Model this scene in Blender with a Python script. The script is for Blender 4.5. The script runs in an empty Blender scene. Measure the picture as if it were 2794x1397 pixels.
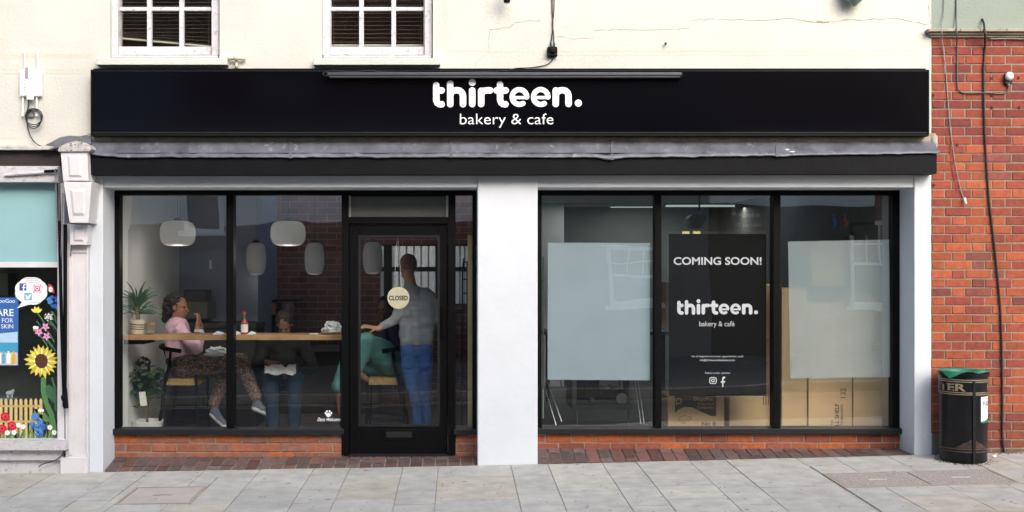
import bpy, bmesh, math, random
from mathutils import Vector, Matrix, noise
R = math.radians
scene = bpy.context.scene
col = scene.collection

# ---------------- camera ----------------
D, F, U0, V0, CZ = 9.0, 2925.0, 1250.0, 750.0, 1.6   # eye 9 m from the facade at 1.6 m
cam_d = bpy.data.cameras.new('camera'); cam = bpy.data.objects.new('camera', cam_d); col.objects.link(cam)
cam.location = (0, -D, CZ); cam.rotation_euler = (R(90), 0, 0)
cam_d.sensor_width = 36; cam_d.lens = 36*F/2794; cam_d.shift_x = (1397-U0)/2794; cam_d.shift_y = (V0-698.5)/2794
cam_d.clip_end = 500; cam_d.clip_start = 0.05
scene.camera = cam

# ---------------- world, sun, exposure ----------------
SUN_EL, SUN_AZ = R(33), R(158)          # azimuth clockwise from +Y: from behind the viewer's right shoulder
w = bpy.data.worlds.new('World'); scene.world = w; w.use_nodes = True
nt = w.node_tree; bg = nt.nodes['Background']
sky = nt.nodes.new('ShaderNodeTexSky'); sky.sky_type = 'NISHITA'; sky.sun_disc = False
sky.sun_elevation = SUN_EL; sky.sun_rotation = SUN_AZ; sky.dust_density = 4.0; sky.air_density = 1.0; sky.ozone_density = 1.0
nt.links.new(sky.outputs[0], bg.inputs[0]); bg.inputs[1].default_value = 0.15
sun_d = bpy.data.lights.new('sun', 'SUN'); sun = bpy.data.objects.new('sun', sun_d); col.objects.link(sun)
sun_d.energy = 1.5; sun_d.angle = R(60); sun_d.color = (1.0, 0.985, 0.96)
sd = Vector((math.sin(SUN_AZ)*math.cos(SUN_EL), math.cos(SUN_AZ)*math.cos(SUN_EL), math.sin(SUN_EL)))
sun.rotation_euler = sd.to_track_quat('Z', 'Y').to_euler(); sun.location = sd*30
vs = scene.view_settings; vs.view_transform = 'Standard'; vs.look = 'None'; vs.exposure = 1.0; vs.gamma = 1.0
scene.cycles.max_bounces = 12; scene.cycles.transparent_max_bounces = 16; scene.cycles.sample_clamp_indirect = 6

# ---------------- helpers ----------------
def P(px, py, Y=0.0):                   # a point seen at photo pixel (px,py) at depth Y behind the facade line
    s = (Y+D)/F
    return Vector(((px-U0)*s, Y, CZ+(V0-py)*s))
def PX(px, Y=0.0): return (px-U0)*(Y+D)/F
def PZ(py, Y=0.0): return CZ+(V0-py)*(Y+D)/F
def lin(c):                              # sRGB 0-255 -> linear
    return tuple((v/255/12.92) if v/255 <= .04045 else ((v/255+.055)/1.055)**2.4 for v in c)
def zf(x):
    x = max(-7, min(7, x)); return -0.0025+0.02003*x+0.00095*x*x
def zg(x, y): return zf(x)+0.03*min(0, max(y, -1.85))
def G(px, py):                           # pavement point under a pixel
    Y = -.5
    for _ in range(30):
        x = PX(px, Y); z = zg(x, Y); Y = (CZ-z)*F/(py-V0)-D
    return Vector((PX(px, Y), Y, zg(PX(px, Y), Y)))

ORG = {}
def tag(o, label=None, cat=None, group=None, kind=None):
    if label: o['label'] = label
    if cat: o['category'] = cat
    if group: o['group'] = group
    if kind: o['kind'] = kind
    return o
def thing(name, label, cat, loc=(0, 0, 0), group=None):
    o = bpy.data.objects.new(name, None); o.empty_display_size = .1; col.objects.link(o); o.location = loc
    ORG[o.name] = Vector(loc)
    return tag(o, label, cat, group)
def copy_tree(o, delta, parent=None):
    c = o.copy(); col.objects.link(c)
    if parent is None: c.location = o.location+Vector(delta)
    else: c.parent = parent
    ORG[c.name] = ORG.get(o.name, Vector())+Vector(delta)
    for ch in list(o.children): copy_tree(ch, delta, c)
    return c

class MB:
    def __init__(s): s.v = []; s.f = []; s.c = []; s.m = []; s.cc = (1, 1, 1); s.mi = 0; s.warp = None; s.g = []
    def mark(s): s.g.append((len(s.v), len(s.f)))
    def build_each(s, name, m, parent, **k):       # one object for every marked piece
        for i, (a, b) in enumerate(s.g):
            a2, b2 = s.g[i+1] if i+1 < len(s.g) else (len(s.v), len(s.f))
            if a2 <= a: continue
            t = MB(); t.v = s.v[a:a2]; t.f = [[q-a for q in f] for f in s.f[b:b2]]; t.c = s.c[b:b2]; t.m = s.m[b:b2]; t.build(name, m, parent, **k)
    def add(s, vs, fs, c=None):
        b = len(s.v)
        s.v += [Vector(s.warp(v) if s.warp else v) for v in vs]
        for f in fs: s.f.append([b+i for i in f]); s.c.append(c or s.cc); s.m.append(s.mi)
    def box(s, a, b, c=None):
        x0, x1 = sorted((a[0], b[0])); y0, y1 = sorted((a[1], b[1])); z0, z1 = sorted((a[2], b[2]))
        s.add([(x0,y0,z0),(x1,y0,z0),(x1,y1,z0),(x0,y1,z0),(x0,y0,z1),(x1,y0,z1),(x1,y1,z1),(x0,y1,z1)],
              [(0,3,2,1),(4,5,6,7),(0,1,5,4),(1,2,6,5),(2,3,7,6),(3,0,4,7)], c)
    def bp(s, x0, y0, x1, y1, Yf, Yb, c=None):      # front rectangle seen at pixels (x0,y0)-(x1,y1) at depth Yf, straight back to Yb
        s.box((PX(x0,Yf), Yf, PZ(y1,Yf)), (PX(x1,Yf), Yb, PZ(y0,Yf)), c)
    def quad(s, pts, c=None): s.add(pts, [tuple(range(len(pts)))], c)
    def prism(s, pts, Yf, Yb, c=None):               # pts: (x,z) outline
        n = len(pts)
        a = sum(pts[i][0]*pts[(i+1) % n][1]-pts[(i+1) % n][0]*pts[i][1] for i in range(n))
        if a < 0: pts = pts[::-1]
        if Yf > Yb: Yf, Yb = Yb, Yf
        s.add([(x, Yf, z) for x, z in pts]+[(x, Yb, z) for x, z in pts],
              [tuple(range(n)), tuple(range(2*n-1, n-1, -1))]+[(i, n+i, n+(i+1) % n, (i+1) % n) for i in range(n)], c)
    def pp(s, pts, Yf, Yb, c=None): s.prism([(PX(x, Yf), PZ(y, Yf)) for x, y in pts], Yf, Yb, c)
    def slab(s, p, q, w, h, c=None):                 # bar of section w x h from p to q
        p = Vector(p); q = Vector(q); t = (q-p).normalized()
        up = Vector((0, 0, 1)) if abs(t.z) < .9 else Vector((0, 1, 0))
        a = t.cross(up).normalized(); b = a.cross(t)
        r = [a*i*w/2+b*j*h/2 for i, j in ((-1,-1),(1,-1),(1,1),(-1,1))]
        s.add([p+k for k in r]+[q+k for k in r], [(0,1,2,3),(7,6,5,4),(0,4,5,1),(1,5,6,2),(2,6,7,3),(3,7,4,0)], c)
    def tube(s, path, r, seg=8, c=None, rad=None, flat=None):
        path = [Vector(p) for p in path]; n = len(path); rings = []; a = None
        for i, p in enumerate(path):
            t = (path[min(i+1, n-1)]-path[max(i-1, 0)]).normalized()
            if a is None:
                a = t.cross(Vector((0, 1, 0)) if abs(t.y) < .9 else Vector((1, 0, 0))).normalized()
            a = (a-t*a.dot(t)).normalized(); b = a.cross(t)
            rr = rad[i] if rad else r
            rings.append([p+a*math.cos(k*2*math.pi/seg)*rr+b*math.sin(k*2*math.pi/seg)*(flat if flat is not None else rr) for k in range(seg)])
        vs = [v for g in rings for v in g]
        fs = [(i*seg+k, i*seg+(k+1) % seg, (i+1)*seg+(k+1) % seg, (i+1)*seg+k) for i in range(n-1) for k in range(seg)]
        fs += [tuple(range(seg-1, -1, -1)), tuple((n-1)*seg+k for k in range(seg))]
        s.add(vs, fs, c)
    def lathe(s, prof, cx, cy, seg=32, c=None, close=True):   # prof: (r,z)
        vs = [(cx+r*math.cos(k*2*math.pi/seg), cy+r*math.sin(k*2*math.pi/seg), z) for r, z in prof for k in range(seg)]
        fs = [(i*seg+k, i*seg+(k+1) % seg, (i+1)*seg+(k+1) % seg, (i+1)*seg+k) for i in range(len(prof)-1) for k in range(seg)]
        if close: fs += [tuple(range(seg-1, -1, -1)), tuple((len(prof)-1)*seg+k for k in range(seg))]
        s.add(vs, fs, c)
    def ell(s, cen, r, seg=16, rings=10, c=None, M=None):
        vs = []; cen = Vector(cen)
        for i in range(rings+1):
            th = math.pi*i/rings
            for k in range(seg):
                ph = 2*math.pi*k/seg
                q = Vector((r[0]*math.sin(th)*math.cos(ph), r[1]*math.sin(th)*math.sin(ph), r[2]*math.cos(th)))
                vs.append(cen+(M @ q if M else q))
        fs = [(i*seg+k, (i+1)*seg+k, (i+1)*seg+(k+1) % seg, i*seg+(k+1) % seg) for i in range(rings) for k in range(seg)]
        s.add(vs, fs, c)
    def cone(s, p, r0, q, r1, seg=14, c=None):
        p = Vector(p); q = Vector(q)
        if r0 > 0: s.ell(p, (r0,)*3, seg, 8, c)
        if r1 > 0: s.ell(q, (r1,)*3, seg, 8, c)
        if (q-p).length > 1e-5: s.tube([p, q], r0, seg, c, rad=[r0, r1])
    def stroke(s, pts, r, Y, th, c=None):            # rounded flat letter stroke; pts in (x,z) metres
        path = [Vector((x, Y, z)) for x, z in pts]
        if len(path) == 1: s.ell(path[0], (r, th, r), 20, 12, c); return
        t0 = (path[0]-path[1]).normalized(); t1 = (path[-1]-path[-2]).normalized()
        A = []; Rr = []
        for u in (.995, .93, .8, .6, .35): A.append(path[0]+t0*r*u); Rr.append(r*math.sqrt(1-u*u))
        A += path; Rr += [r]*len(path)
        for u in (.35, .6, .8, .93, .995): A.append(path[-1]+t1*r*u); Rr.append(r*math.sqrt(1-u*u))
        s.tube(A, r, 12, c, rad=Rr, flat=th)
    def text(s, txt, x0, x1, yb, Y, h=None, rot=0, off=0.0, ext=.002, mirror=False, world=False, c=None, maxw=None):
        cu = bpy.data.curves.new('t', 'FONT'); cu.body = txt; cu.extrude = 0; cu.offset = off; cu.resolution_u = 4
        ob = bpy.data.objects.new('t', cu); col.objects.link(ob)
        dg = bpy.context.evaluated_depsgraph_get(); dg.update()
        me = bpy.data.meshes.new_from_object(ob.evaluated_get(dg)); 
        vs = [v.co.copy() for v in me.vertices]; fs = [tuple(p.vertices) for p in me.polygons]
        bpy.data.objects.remove(ob); bpy.data.curves.remove(cu); bpy.data.meshes.remove(me)
        if not vs: return
        ax, bx = min(v.x for v in vs), max(v.x for v in vs)
        if not world: X0, X1, ZB, k = PX(x0, Y), PX(x1, Y), PZ(yb, Y), (Y+D)/F
        else: X0, X1, ZB, k = x0, x1, yb, 1
        sx = (X1-X0)/(bx-ax); sz = sx
        if h: sz = h*k/max(v.y for v in vs)
        out = []
        for v in vs:
            lx, lz = (v.x-ax)*sx, v.y*sz
            if rot: lx, lz = lx*math.cos(rot)-lz*math.sin(rot), lx*math.sin(rot)+lz*math.cos(rot)
            out.append((X0+lx if not mirror else X1-lx, Y, ZB+lz))
        n = len(out); sg = 1 if mirror else -1
        s.add(out+[(x, y-sg*ext, z) for x, y, z in out],
              [tuple(f) for f in fs]+[tuple(n+i for i in f) for f in fs], c)
    def build(s, name, mat, parent=None, smooth=False, bevel=0, seg=2, org=None):
        if org is None:
            if parent is not None: org = ORG[parent.name]
            else:
                xs = [v.x for v in s.v]; ys = [v.y for v in s.v]; zs = [v.z for v in s.v]
                org = Vector(((min(xs)+max(xs))/2, (min(ys)+max(ys))/2, min(zs)))
        org = Vector(org)
        me = bpy.data.meshes.new(name); me.from_pydata([v-org for v in s.v], [], s.f)
        for m in (mat if isinstance(mat, list) else [mat]): me.materials.append(m)
        me.polygons.foreach_set('material_index', s.m)
        ca = me.color_attributes.new('Col', 'FLOAT_COLOR', 'CORNER')
        dat = []
        for p, c in zip(me.polygons, s.c): dat += list(c[:3])+[1.0] if False else (list(c[:3])+[1.0])*p.loop_total
        ca.data.foreach_set('color', dat)
        if smooth: me.polygons.foreach_set('use_smooth', [True]*len(me.polygons))
        me.update()
        o = bpy.data.objects.new(name, me); col.objects.link(o)
        if parent is not None: o.parent = parent; ORG[o.name] = org
        else: o.location = org; ORG[o.name] = org
        if bevel:
            b = o.modifiers.new('bevel', 'BEVEL'); b.width = bevel; b.segments = seg; b.limit_method = 'ANGLE'; b.angle_limit = R(40)
        if smooth == 'auto':
            me.polygons.foreach_set('use_smooth', [True]*len(me.polygons))
            try: me.set_sharp_from_angle(angle=R(40))
            except Exception: pass
        return o

# ---------------- materials ----------------
def mat(name, c, rough=.6, metal=0, var=.12, vs=6, bump=0, bs=80, spec=.5, attr=False, tint=None, stain=0, trans=0, coat=0):
    m = bpy.data.materials.new(name); m.use_nodes = True; n = m.node_tree.nodes; L = m.node_tree.links
    b = n['Principled BSDF']; b.inputs['Roughness'].default_value = rough; b.inputs['Metallic'].default_value = metal
    b.inputs['Specular IOR Level'].default_value = spec; b.inputs['Coat Weight'].default_value = coat
    tc = n.new('ShaderNodeTexCoord')
    nz = n.new('ShaderNodeTexNoise'); nz.inputs['Scale'].default_value = vs; nz.inputs['Detail'].default_value = 6; nz.inputs['Roughness'].default_value = .6
    L.new(tc.outputs['Object'], nz.inputs['Vector'])
    mr = n.new('ShaderNodeMapRange'); mr.inputs[1].default_value = .3; mr.inputs[2].default_value = .7
    mr.inputs[3].default_value = 1-var; mr.inputs[4].default_value = 1+var*.6
    L.new(nz.outputs[0], mr.inputs[0])
    vm = n.new('ShaderNodeVectorMath'); vm.operation = 'SCALE'
    if attr:
        at = n.new('ShaderNodeAttribute'); at.attribute_name = 'Col'
        L.new(at.outputs['Color'], vm.inputs[0])
    else: vm.inputs[0].default_value = c[:3]
    L.new(mr.outputs[0], vm.inputs['Scale'])
    outc = vm.outputs[0]
    if stain:                             # irregular worn or dirty patches
        n2 = n.new('ShaderNodeTexNoise'); n2.inputs['Scale'].default_value = vs*2.3; n2.inputs['Detail'].default_value = 9; n2.inputs['Roughness'].default_value = .7
        L.new(tc.outputs['Object'], n2.inputs['Vector'])
        m2 = n.new('ShaderNodeMapRange'); m2.inputs[1].default_value = .62-.2*stain; m2.inputs[2].default_value = .66-.1*stain
        m2.inputs[4].default_value = min(1, .35+stain)
        L.new(n2.outputs[0], m2.inputs[0])
        mx = n.new('ShaderNodeMix'); mx.data_type = 'RGBA'; mx.inputs['B'].default_value = (*(tint or (.1, .09, .08)), 1)
        L.new(m2.outputs[0], mx.inputs['Factor']); L.new(outc, mx.inputs['A']); outc = mx.outputs['Result']
    L.new(outc, b.inputs['Base Color'])
    if bump:
        nb = n.new('ShaderNodeTexNoise'); nb.inputs['Scale'].default_value = bs; nb.inputs['Detail'].default_value = 8
        L.new(tc.outputs['Object'], nb.inputs['Vector'])
        bn = n.new('ShaderNodeBump'); bn.inputs['Strength'].default_value = bump; bn.inputs['Distance'].default_value = .01
        L.new(nb.outputs[0], bn.inputs['Height']); L.new(bn.outputs[0], b.inputs['Normal'])
    if trans:
        tr = n.new('ShaderNodeBsdfTranslucent'); L.new(outc, tr.inputs[0]); ms = n.new('ShaderNodeMixShader'); ms.inputs[0].default_value = trans
        L.new(b.outputs[0], ms.inputs[1]); L.new(tr.outputs[0], ms.inputs[2]); L.new(ms.outputs[0], n['Material Output'].inputs[0])
    return m

def glass_mat(name, base=.06, wave=.05, tint=(.93, .97, .95), ws=1.6):
    m = bpy.data.materials.new(name); m.use_nodes = True; n = m.node_tree.nodes; L = m.node_tree.links
    n.remove(n['Principled BSDF'])
    t = n.new('ShaderNodeBsdfTransparent'); t.inputs[0].default_value = (*tint, 1)
    g = n.new('ShaderNodeBsdfGlossy'); g.inputs['Roughness'].default_value = 0.0; g.inputs[0].default_value = (1, 1, 1, 1)
    lw = n.new('ShaderNodeLayerWeight'); lw.inputs[0].default_value = .5
    pw = n.new('ShaderNodeMath'); pw.operation = 'POWER'; pw.inputs[1].default_value = 5; L.new(lw.outputs['Facing'], pw.inputs[0])
    ma = n.new('ShaderNodeMath'); ma.operation = 'MULTIPLY_ADD'; ma.inputs[1].default_value = 1-base; ma.inputs[2].default_value = base; L.new(pw.outputs[0], ma.inputs[0])
    tc = n.new('ShaderNodeTexCoord'); nz = n.new('ShaderNodeTexNoise'); nz.inputs['Scale'].default_value = ws; nz.inputs['Detail'].default_value = 1
    L.new(tc.outputs['Object'], nz.inputs['Vector'])
    bn = n.new('ShaderNodeBump'); bn.inputs['Strength'].default_value = wave; bn.inputs['Distance'].default_value = .02
    L.new(nz.outputs[0], bn.inputs['Height']); L.new(bn.outputs[0], g.inputs['Normal'])
    ms = n.new('ShaderNodeMixShader'); L.new(ma.outputs[0], ms.inputs[0]); L.new(t.outputs[0], ms.inputs[1]); L.new(g.outputs[0], ms.inputs[2])
    L.new(ms.outputs[0], n['Material Output'].inputs[0])
    return m

def film_mat(name, c, transp):          # sheet that lets some of what is behind show through
    m = mat(name, c, .5, var=.06, vs=3, trans=.35)
    n = m.node_tree.nodes; L = m.node_tree.links; out = n['Material Output']; src = out.inputs[0].links[0].from_socket
    t = n.new('ShaderNodeBsdfTransparent'); ms = n.new('ShaderNodeMixShader'); ms.inputs[0].default_value = transp
    L.new(src, ms.inputs[1]); L.new(t.outputs[0], ms.inputs[2]); L.new(ms.outputs[0], out.inputs[0])
    return m

def brick_mat(name, c1, c2, mortar, bw=.225, rh=.075, rough=.85):
    m = bpy.data.materials.new(name); m.use_nodes = True; n = m.node_tree.nodes; L = m.node_tree.links
    b = n['Principled BSDF']; b.inputs['Roughness'].default_value = rough
    tc = n.new('ShaderNodeTexCoord'); sp = n.new('ShaderNodeSeparateXYZ'); cb = n.new('ShaderNodeCombineXYZ')
    L.new(tc.outputs['Object'], sp.inputs[0]); ad = n.new('ShaderNodeMath'); L.new(sp.outputs[0], ad.inputs[0]); L.new(sp.outputs[1], ad.inputs[1])
    L.new(ad.outputs[0], cb.inputs[0]); L.new(sp.outputs[2], cb.inputs[1])
    br = n.new('ShaderNodeTexBrick'); br.inputs['Scale'].default_value = 1; br.inputs['Brick Width'].default_value = bw; br.inputs['Row Height'].default_value = rh
    br.inputs['Mortar Size'].default_value = .006; br.inputs['Color1'].default_value = (*c1, 1); br.inputs['Color2'].default_value = (*c2, 1); br.inputs['Mortar'].default_value = (*mortar, 1)
    L.new(cb.outputs[0], br.inputs['Vector'])
    nz = n.new('ShaderNodeTexNoise'); nz.inputs['Scale'].default_value = 9; nz.inputs['Detail'].default_value = 5; L.new(tc.outputs['Object'], nz.inputs['Vector'])
    mr = n.new('ShaderNodeMapRange'); mr.inputs[3].default_value = .55; mr.inputs[4].default_value = 1.4; L.new(nz.outputs[0], mr.inputs[0])
    vm = n.new('ShaderNodeVectorMath'); vm.operation = 'SCALE'; L.new(br.outputs[0], vm.inputs[0]); L.new(mr.outputs[0], vm.inputs['Scale'])
    L.new(vm.outputs[0], b.inputs['Base Color'])
    bn = n.new('ShaderNodeBump'); bn.inputs['Distance'].default_value = .01; bn.invert = True; L.new(br.outputs['Fac'], bn.inputs['Height']); L.new(bn.outputs[0], b.inputs['Normal'])
    return m

CREAM = mat('cream_render', (.55, .547, .50), .85, var=.08, vs=2.2, bump=.35, bs=55)
WHITE = mat('white_masonry', (.595, .635, .685), .7, var=.05, vs=3, bump=.12, bs=30)
WPAINT = mat('white_gloss', (.64, .625, .645), .45, var=.08, vs=5, bump=.12, bs=30)
PEEL = mat('peeling_white', (.54, .53, .555), .6, var=.08, vs=9, bump=.6, bs=50, stain=.3, tint=(.30, .24, .20))
BLACK = mat('black_paint', (.0022, .0022, .003), .5, var=.3, vs=5, bump=.08, bs=60, spec=.12)
BLACKD = mat('fascia_black', (.0022, .0028, .0045), .6, var=.5, vs=9, bump=.2, bs=70, spec=.15)
BLKSILL = mat('sill_black', (.010, .011, .014), .5, var=.3, vs=8, spec=.3)
SIGNB = mat('sign_panel', (.0015, .0015, .0028), .12, var=.1, vs=2, spec=.3)
SIGNW = mat('sign_white', (.88, .88, .92), .4, var=.01)
LEAD = mat('lead', (.115, .122, .145), .5, metal=.25, var=.5, vs=5, bump=.5, bs=14, stain=.12, tint=(.34, .33, .33))
MORT = mat('mortar', (.245, .205, .155), .95, var=.25, vs=30, bump=.5)
BRICK = mat('brick', (.4, .1, .05), .85, attr=True, var=.28, vs=22, bump=.5, bs=90)
TILE = mat('apron_tile', (.1, .06, .06), .6, attr=True, var=.3, vs=20, bump=.3, bs=60)
SLAB = mat('paving', (.3, .3, .3), .85, attr=True, var=.2, vs=7, bump=.25, bs=50)
GROUT = mat('grout', (.33, .31, .28), .95, var=.3, vs=25)
ASPH = mat('asphalt', (.032, .032, .033), .9, var=.3, vs=60, bump=.5, bs=200)
GLASS = glass_mat('shop_glass', .19, .11, (.97, 1.0, .985))
GLASSU = glass_mat('window_glass', .12, .12, ws=3)
GREEN = mat('green_render', (.235, .28, .24), .85, var=.06, vs=3, bump=.35, bs=50)
STONE = mat('stone', (.33, .29, .23), .9, var=.3, vs=12, bump=.4, stain=.15)
CABLEB = mat('black_cable', (.012, .012, .013), .5, var=.1)
CABLEG = mat('grey_cable', (.25, .24, .25), .5, var=.1)
METAL = mat('steel', (.45, .45, .46), .35, metal=.8, var=.15)
DARK = mat('dark', (.015, .015, .017), .7, var=.3)
WPLAST = mat('white_plastic', (.78, .78, .80), .4, var=.02)
DIRT = mat('dirty_metal', (.3, .25, .2), .7, var=.4, vs=30, stain=.3, tint=(.18, .08, .03))
random.seed(7)

# ================= GROUND =================
def gsheet(name, x0, x1, y0, y1, f, m, nx=40, ny=6, label=None):
    b = MB(); vs = [(x0+(x1-x0)*i/nx, y0+(y1-y0)*j/ny) for j in range(ny+1) for i in range(nx+1)]
    b.add([(x, y, f(x, y)) for x, y in vs], [(j*(nx+1)+i, j*(nx+1)+i+1, (j+1)*(nx+1)+i+1, (j+1)*(nx+1)+i) for j in range(ny) for i in range(nx)])
    return tag(b.build(name, m, org=(0, 0, 0)), kind='structure')
gsheet('ground', -120, 120, -120, 120, lambda x, y: -.45, ASPH, 4, 4)
KY0, KY1 = -1.85, -1.98
rz = lambda x, y: zf(x)-.0555-.11-.02*math.sin(math.pi*min(1, max(0, (y+5.4)/3.4)))*-1
gsheet('road', -14, 14, -5.4, KY1+.01, rz, ASPH, 60, 10)
gsheet('far_pavement', -14, 14, -10.6, -5.52, lambda x, y: zf(x)-.05, mat('far_paving', (.11, .105, .095), .9, var=.2, vs=3), 60, 4)
gsheet('pavement_bed', -14, 14, KY0, .02, lambda x, y: zg(x, y)-.007, GROUT, 60, 6)
slabs = MB()
xs = sorted([PX(p) for p in (151, 323, 409, 560, 712, 858, 956, 1100, 1196, 1393, 1494, 1642, 1735, 1880, 1979, 2170, 2272, 2419, 2560, 2700)])
x = xs[0]
while x > -9: x -= random.uniform(.32, .58); xs.insert(0, x)
x = xs[-1]
while x < 9: x += random.uniform(.32, .58); xs.append(x)
cov = [(2231, 1289), (2709, 1282), (2785, 1315), (2289, 1327)]
cvx0, cvx1 = G(2255, 1300).x, G(2745, 1300).x
cvy0, cvy1 = G(2500, 1327).y, G(2500, 1286).y
l0, l1 = G(345, 1350).x, G(545, 1350).x; ly0, ly1 = G(450, 1375).y, G(450, 1329).y
def slab_quad(x0, x1, y0, y1, c):
    g = .0035; x0 += g; x1 -= g; y0 += g; y1 -= g
    if x1-x0 < .02 or y1-y0 < .02: return
    n = max(1, int((x1-x0)/.3))
    dz = random.uniform(-.0015, .0015)
    for i in range(n):
        a, b = x0+(x1-x0)*i/n, x0+(x1-x0)*(i+1)/n
        z = lambda x, y: zg(x, y)+dz
        slabs.add([(a, y0, z(a, y0)), (b, y0, z(b, y0)), (b, y1, z(b, y1)), (a, y1, z(a, y1)),
                   (a, y0, z(a, y0)-.02), (b, y0, z(b, y0)-.02), (b, y1, z(b, y1)-.02), (a, y1, z(a, y1)-.02)],
                  [(0, 1, 2, 3), (4, 5, 1, 0), (5, 6, 2, 1), (6, 7, 3, 2), (7, 4, 0, 3)], c)
def cut(x0, x1, y0, y1, holes, c):
    for hx0, hx1, hy0, hy1 in holes:
        if x0 < hx1-.002 and x1 > hx0+.002 and y0 < hy1-.002 and y1 > hy0+.002:
            if x0 < hx0: cut(x0, hx0, y0, y1, holes, c); x0 = hx0
            if x1 > hx1: cut(hx1, x1, y0, y1, holes, c); x1 = hx1
            if y0 < hy0: cut(x0, x1, y0, hy0, holes, c)
            if y1 > hy1: cut(x0, x1, hy1, y1, holes, c)
            return
    slab_quad(x0, x1, y0, y1, c)
holes = [(cvx0, cvx1, cvy0, cvy1), (l0, l1, ly0, ly1)]
for i in range(len(xs)-1):
    y = 0.0
    y -= random.uniform(.2, .7)
    y2 = 0.0
    while y2 > KY0:
        y = max(y, KY0)
        if y-KY0 < .15: y = KY0
        k = random.random(); v = random.uniform(.93, 1.06)
        c = (.40*v, .398*v, .378*v) if k < .72 else ((.41*v, .405*v, .37*v) if k < .9 else (.405*v, .385*v, .335*v))
        cut(xs[i], xs[i+1], y, y2, holes, c)
        y2 = y; y -= random.uniform(.3, .8)
tag(slabs.build('pavement', SLAB, org=(0, 0, 0)), kind='structure')
kb = MB(); x = -9.0
while x < 9:
    v = random.uniform(.9, 1.1)
    for a in (0, .45):
        z = lambda x: zg(x, KY0)+.002
        xa, xb = x+a, x+a+.45-(.006 if a else 0)
        kb.add([(xa, KY1, z(xa)), (xb, KY1, z(xb)), (xb, KY0-.003, z(xb)), (xa, KY0-.003, z(xa)), (xa, KY1, z(xa)-.3), (xb, KY1, z(xb)-.3)],
               [(0, 1, 2, 3), (4, 5, 1, 0)], (.42*v, .37*v, .31*v))
    x += .9
tag(kb.build('kerb', SLAB, org=(0, 0, 0)), kind='structure')
fk = MB()
x = -9.0
while x < 9:
    z = lambda x: zf(x)-.05
    fk.add([(x, -5.52, z(x)), (x+.894, -5.52, z(x+.9)), (x+.894, -5.4, z(x+.9)), (x, -5.4, z(x)), (x, -5.4, z(x)-.3), (x+.894, -5.4, z(x+.9)-.3)], [(0, 1, 2, 3), (3, 2, 5, 4)], (.4, .37, .33)); x += .9
tag(fk.build('far_kerb', SLAB, org=(0, 0, 0)), kind='structure')
YEL = mat('road_line', (.62, .56, .38), .7, var=.2, vs=20)
rl = MB()
for yy in (-5.12, -4.90, KY1-.25, KY1-.43):
    for i in range(36):
        xa, xb = -9+i*.5, -8.5+i*.5
        rl.quad([(xa, yy, rz(xa, yy)+.006), (xb, yy, rz(xb, yy)+.006), (xb, yy+.06, rz(xb, yy+.06)+.006), (xa, yy+.06, rz(xa, yy+.06)+.006)])
tag(rl.build('road_marking', YEL, org=(0, 0, 0)), kind='structure')
# access covers
AGG = mat('aggregate', (.35, .315, .295), .9, var=.5, vs=70, bump=.5, bs=150)
def cover(x0, x1, y0, y1, fill, n, label, name='access_cover'):
    t = thing(name, label, 'access cover', ((x0+x1)/2, (y0+y1)/2, zg((x0+x1)/2, y0)))
    fr = MB(); w = .022
    def gp(a, b, c, d, h=.003, mbx=fr):
        mbx.add([(a, c, zg(a, c)+h), (b, c, zg(b, c)+h), (b, d, zg(b, d)+h), (a, d, zg(a, d)+h), (a, c, zg(a, c)-.03), (b, c, zg(b, c)-.03), (b, d, zg(b, d)-.03), (a, d, zg(a, d)-.03)],
                [(0, 1, 2, 3), (4, 5, 1, 0), (5, 6, 2, 1), (6, 7, 3, 2), (7, 4, 0, 3)])
    gp(x0, x1, y0, y0+w); gp(x0, x1, y1-w, y1); gp(x0, x0+w, y0+w, y1-w); gp(x1-w, x1, y0+w, y1-w)
    fr.build('frame', mat('cover_frame', (.34, .30, .25), .7, var=.2), t)
    for i in range(n):
        a = x0+w+(x1-x0-2*w)*i/n; b = x0+w+(x1-x0-2*w)*(i+1)/n
        p = MB(); gp(a+.006, b-.006, y0+w+.006, y1-w-.006, .001, p)
        o = p.build('infill_panel', fill, t)
        k = MB(); xm = (a+b)/2
        gp(xm-.07, xm+.07, (y0+y1)/2-.012, (y0+y1)/2+.012, .004, k)
        k.build('lifting_slot', mat('slot', (.5, .48, .44), .7) if n > 1 else DIRT, o)
    return t
cover(cvx0, cvx1, cvy0, cvy1, AGG, 2, 'double access cover filled with pinkish gravel near the litter bin')
cover(l0, l1, ly0, ly1, mat('paver_fill', (.40, .37, .345), .85, var=.12, vs=7), 1, 'single recessed cover filled with paving on the left of the pavement')

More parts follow.
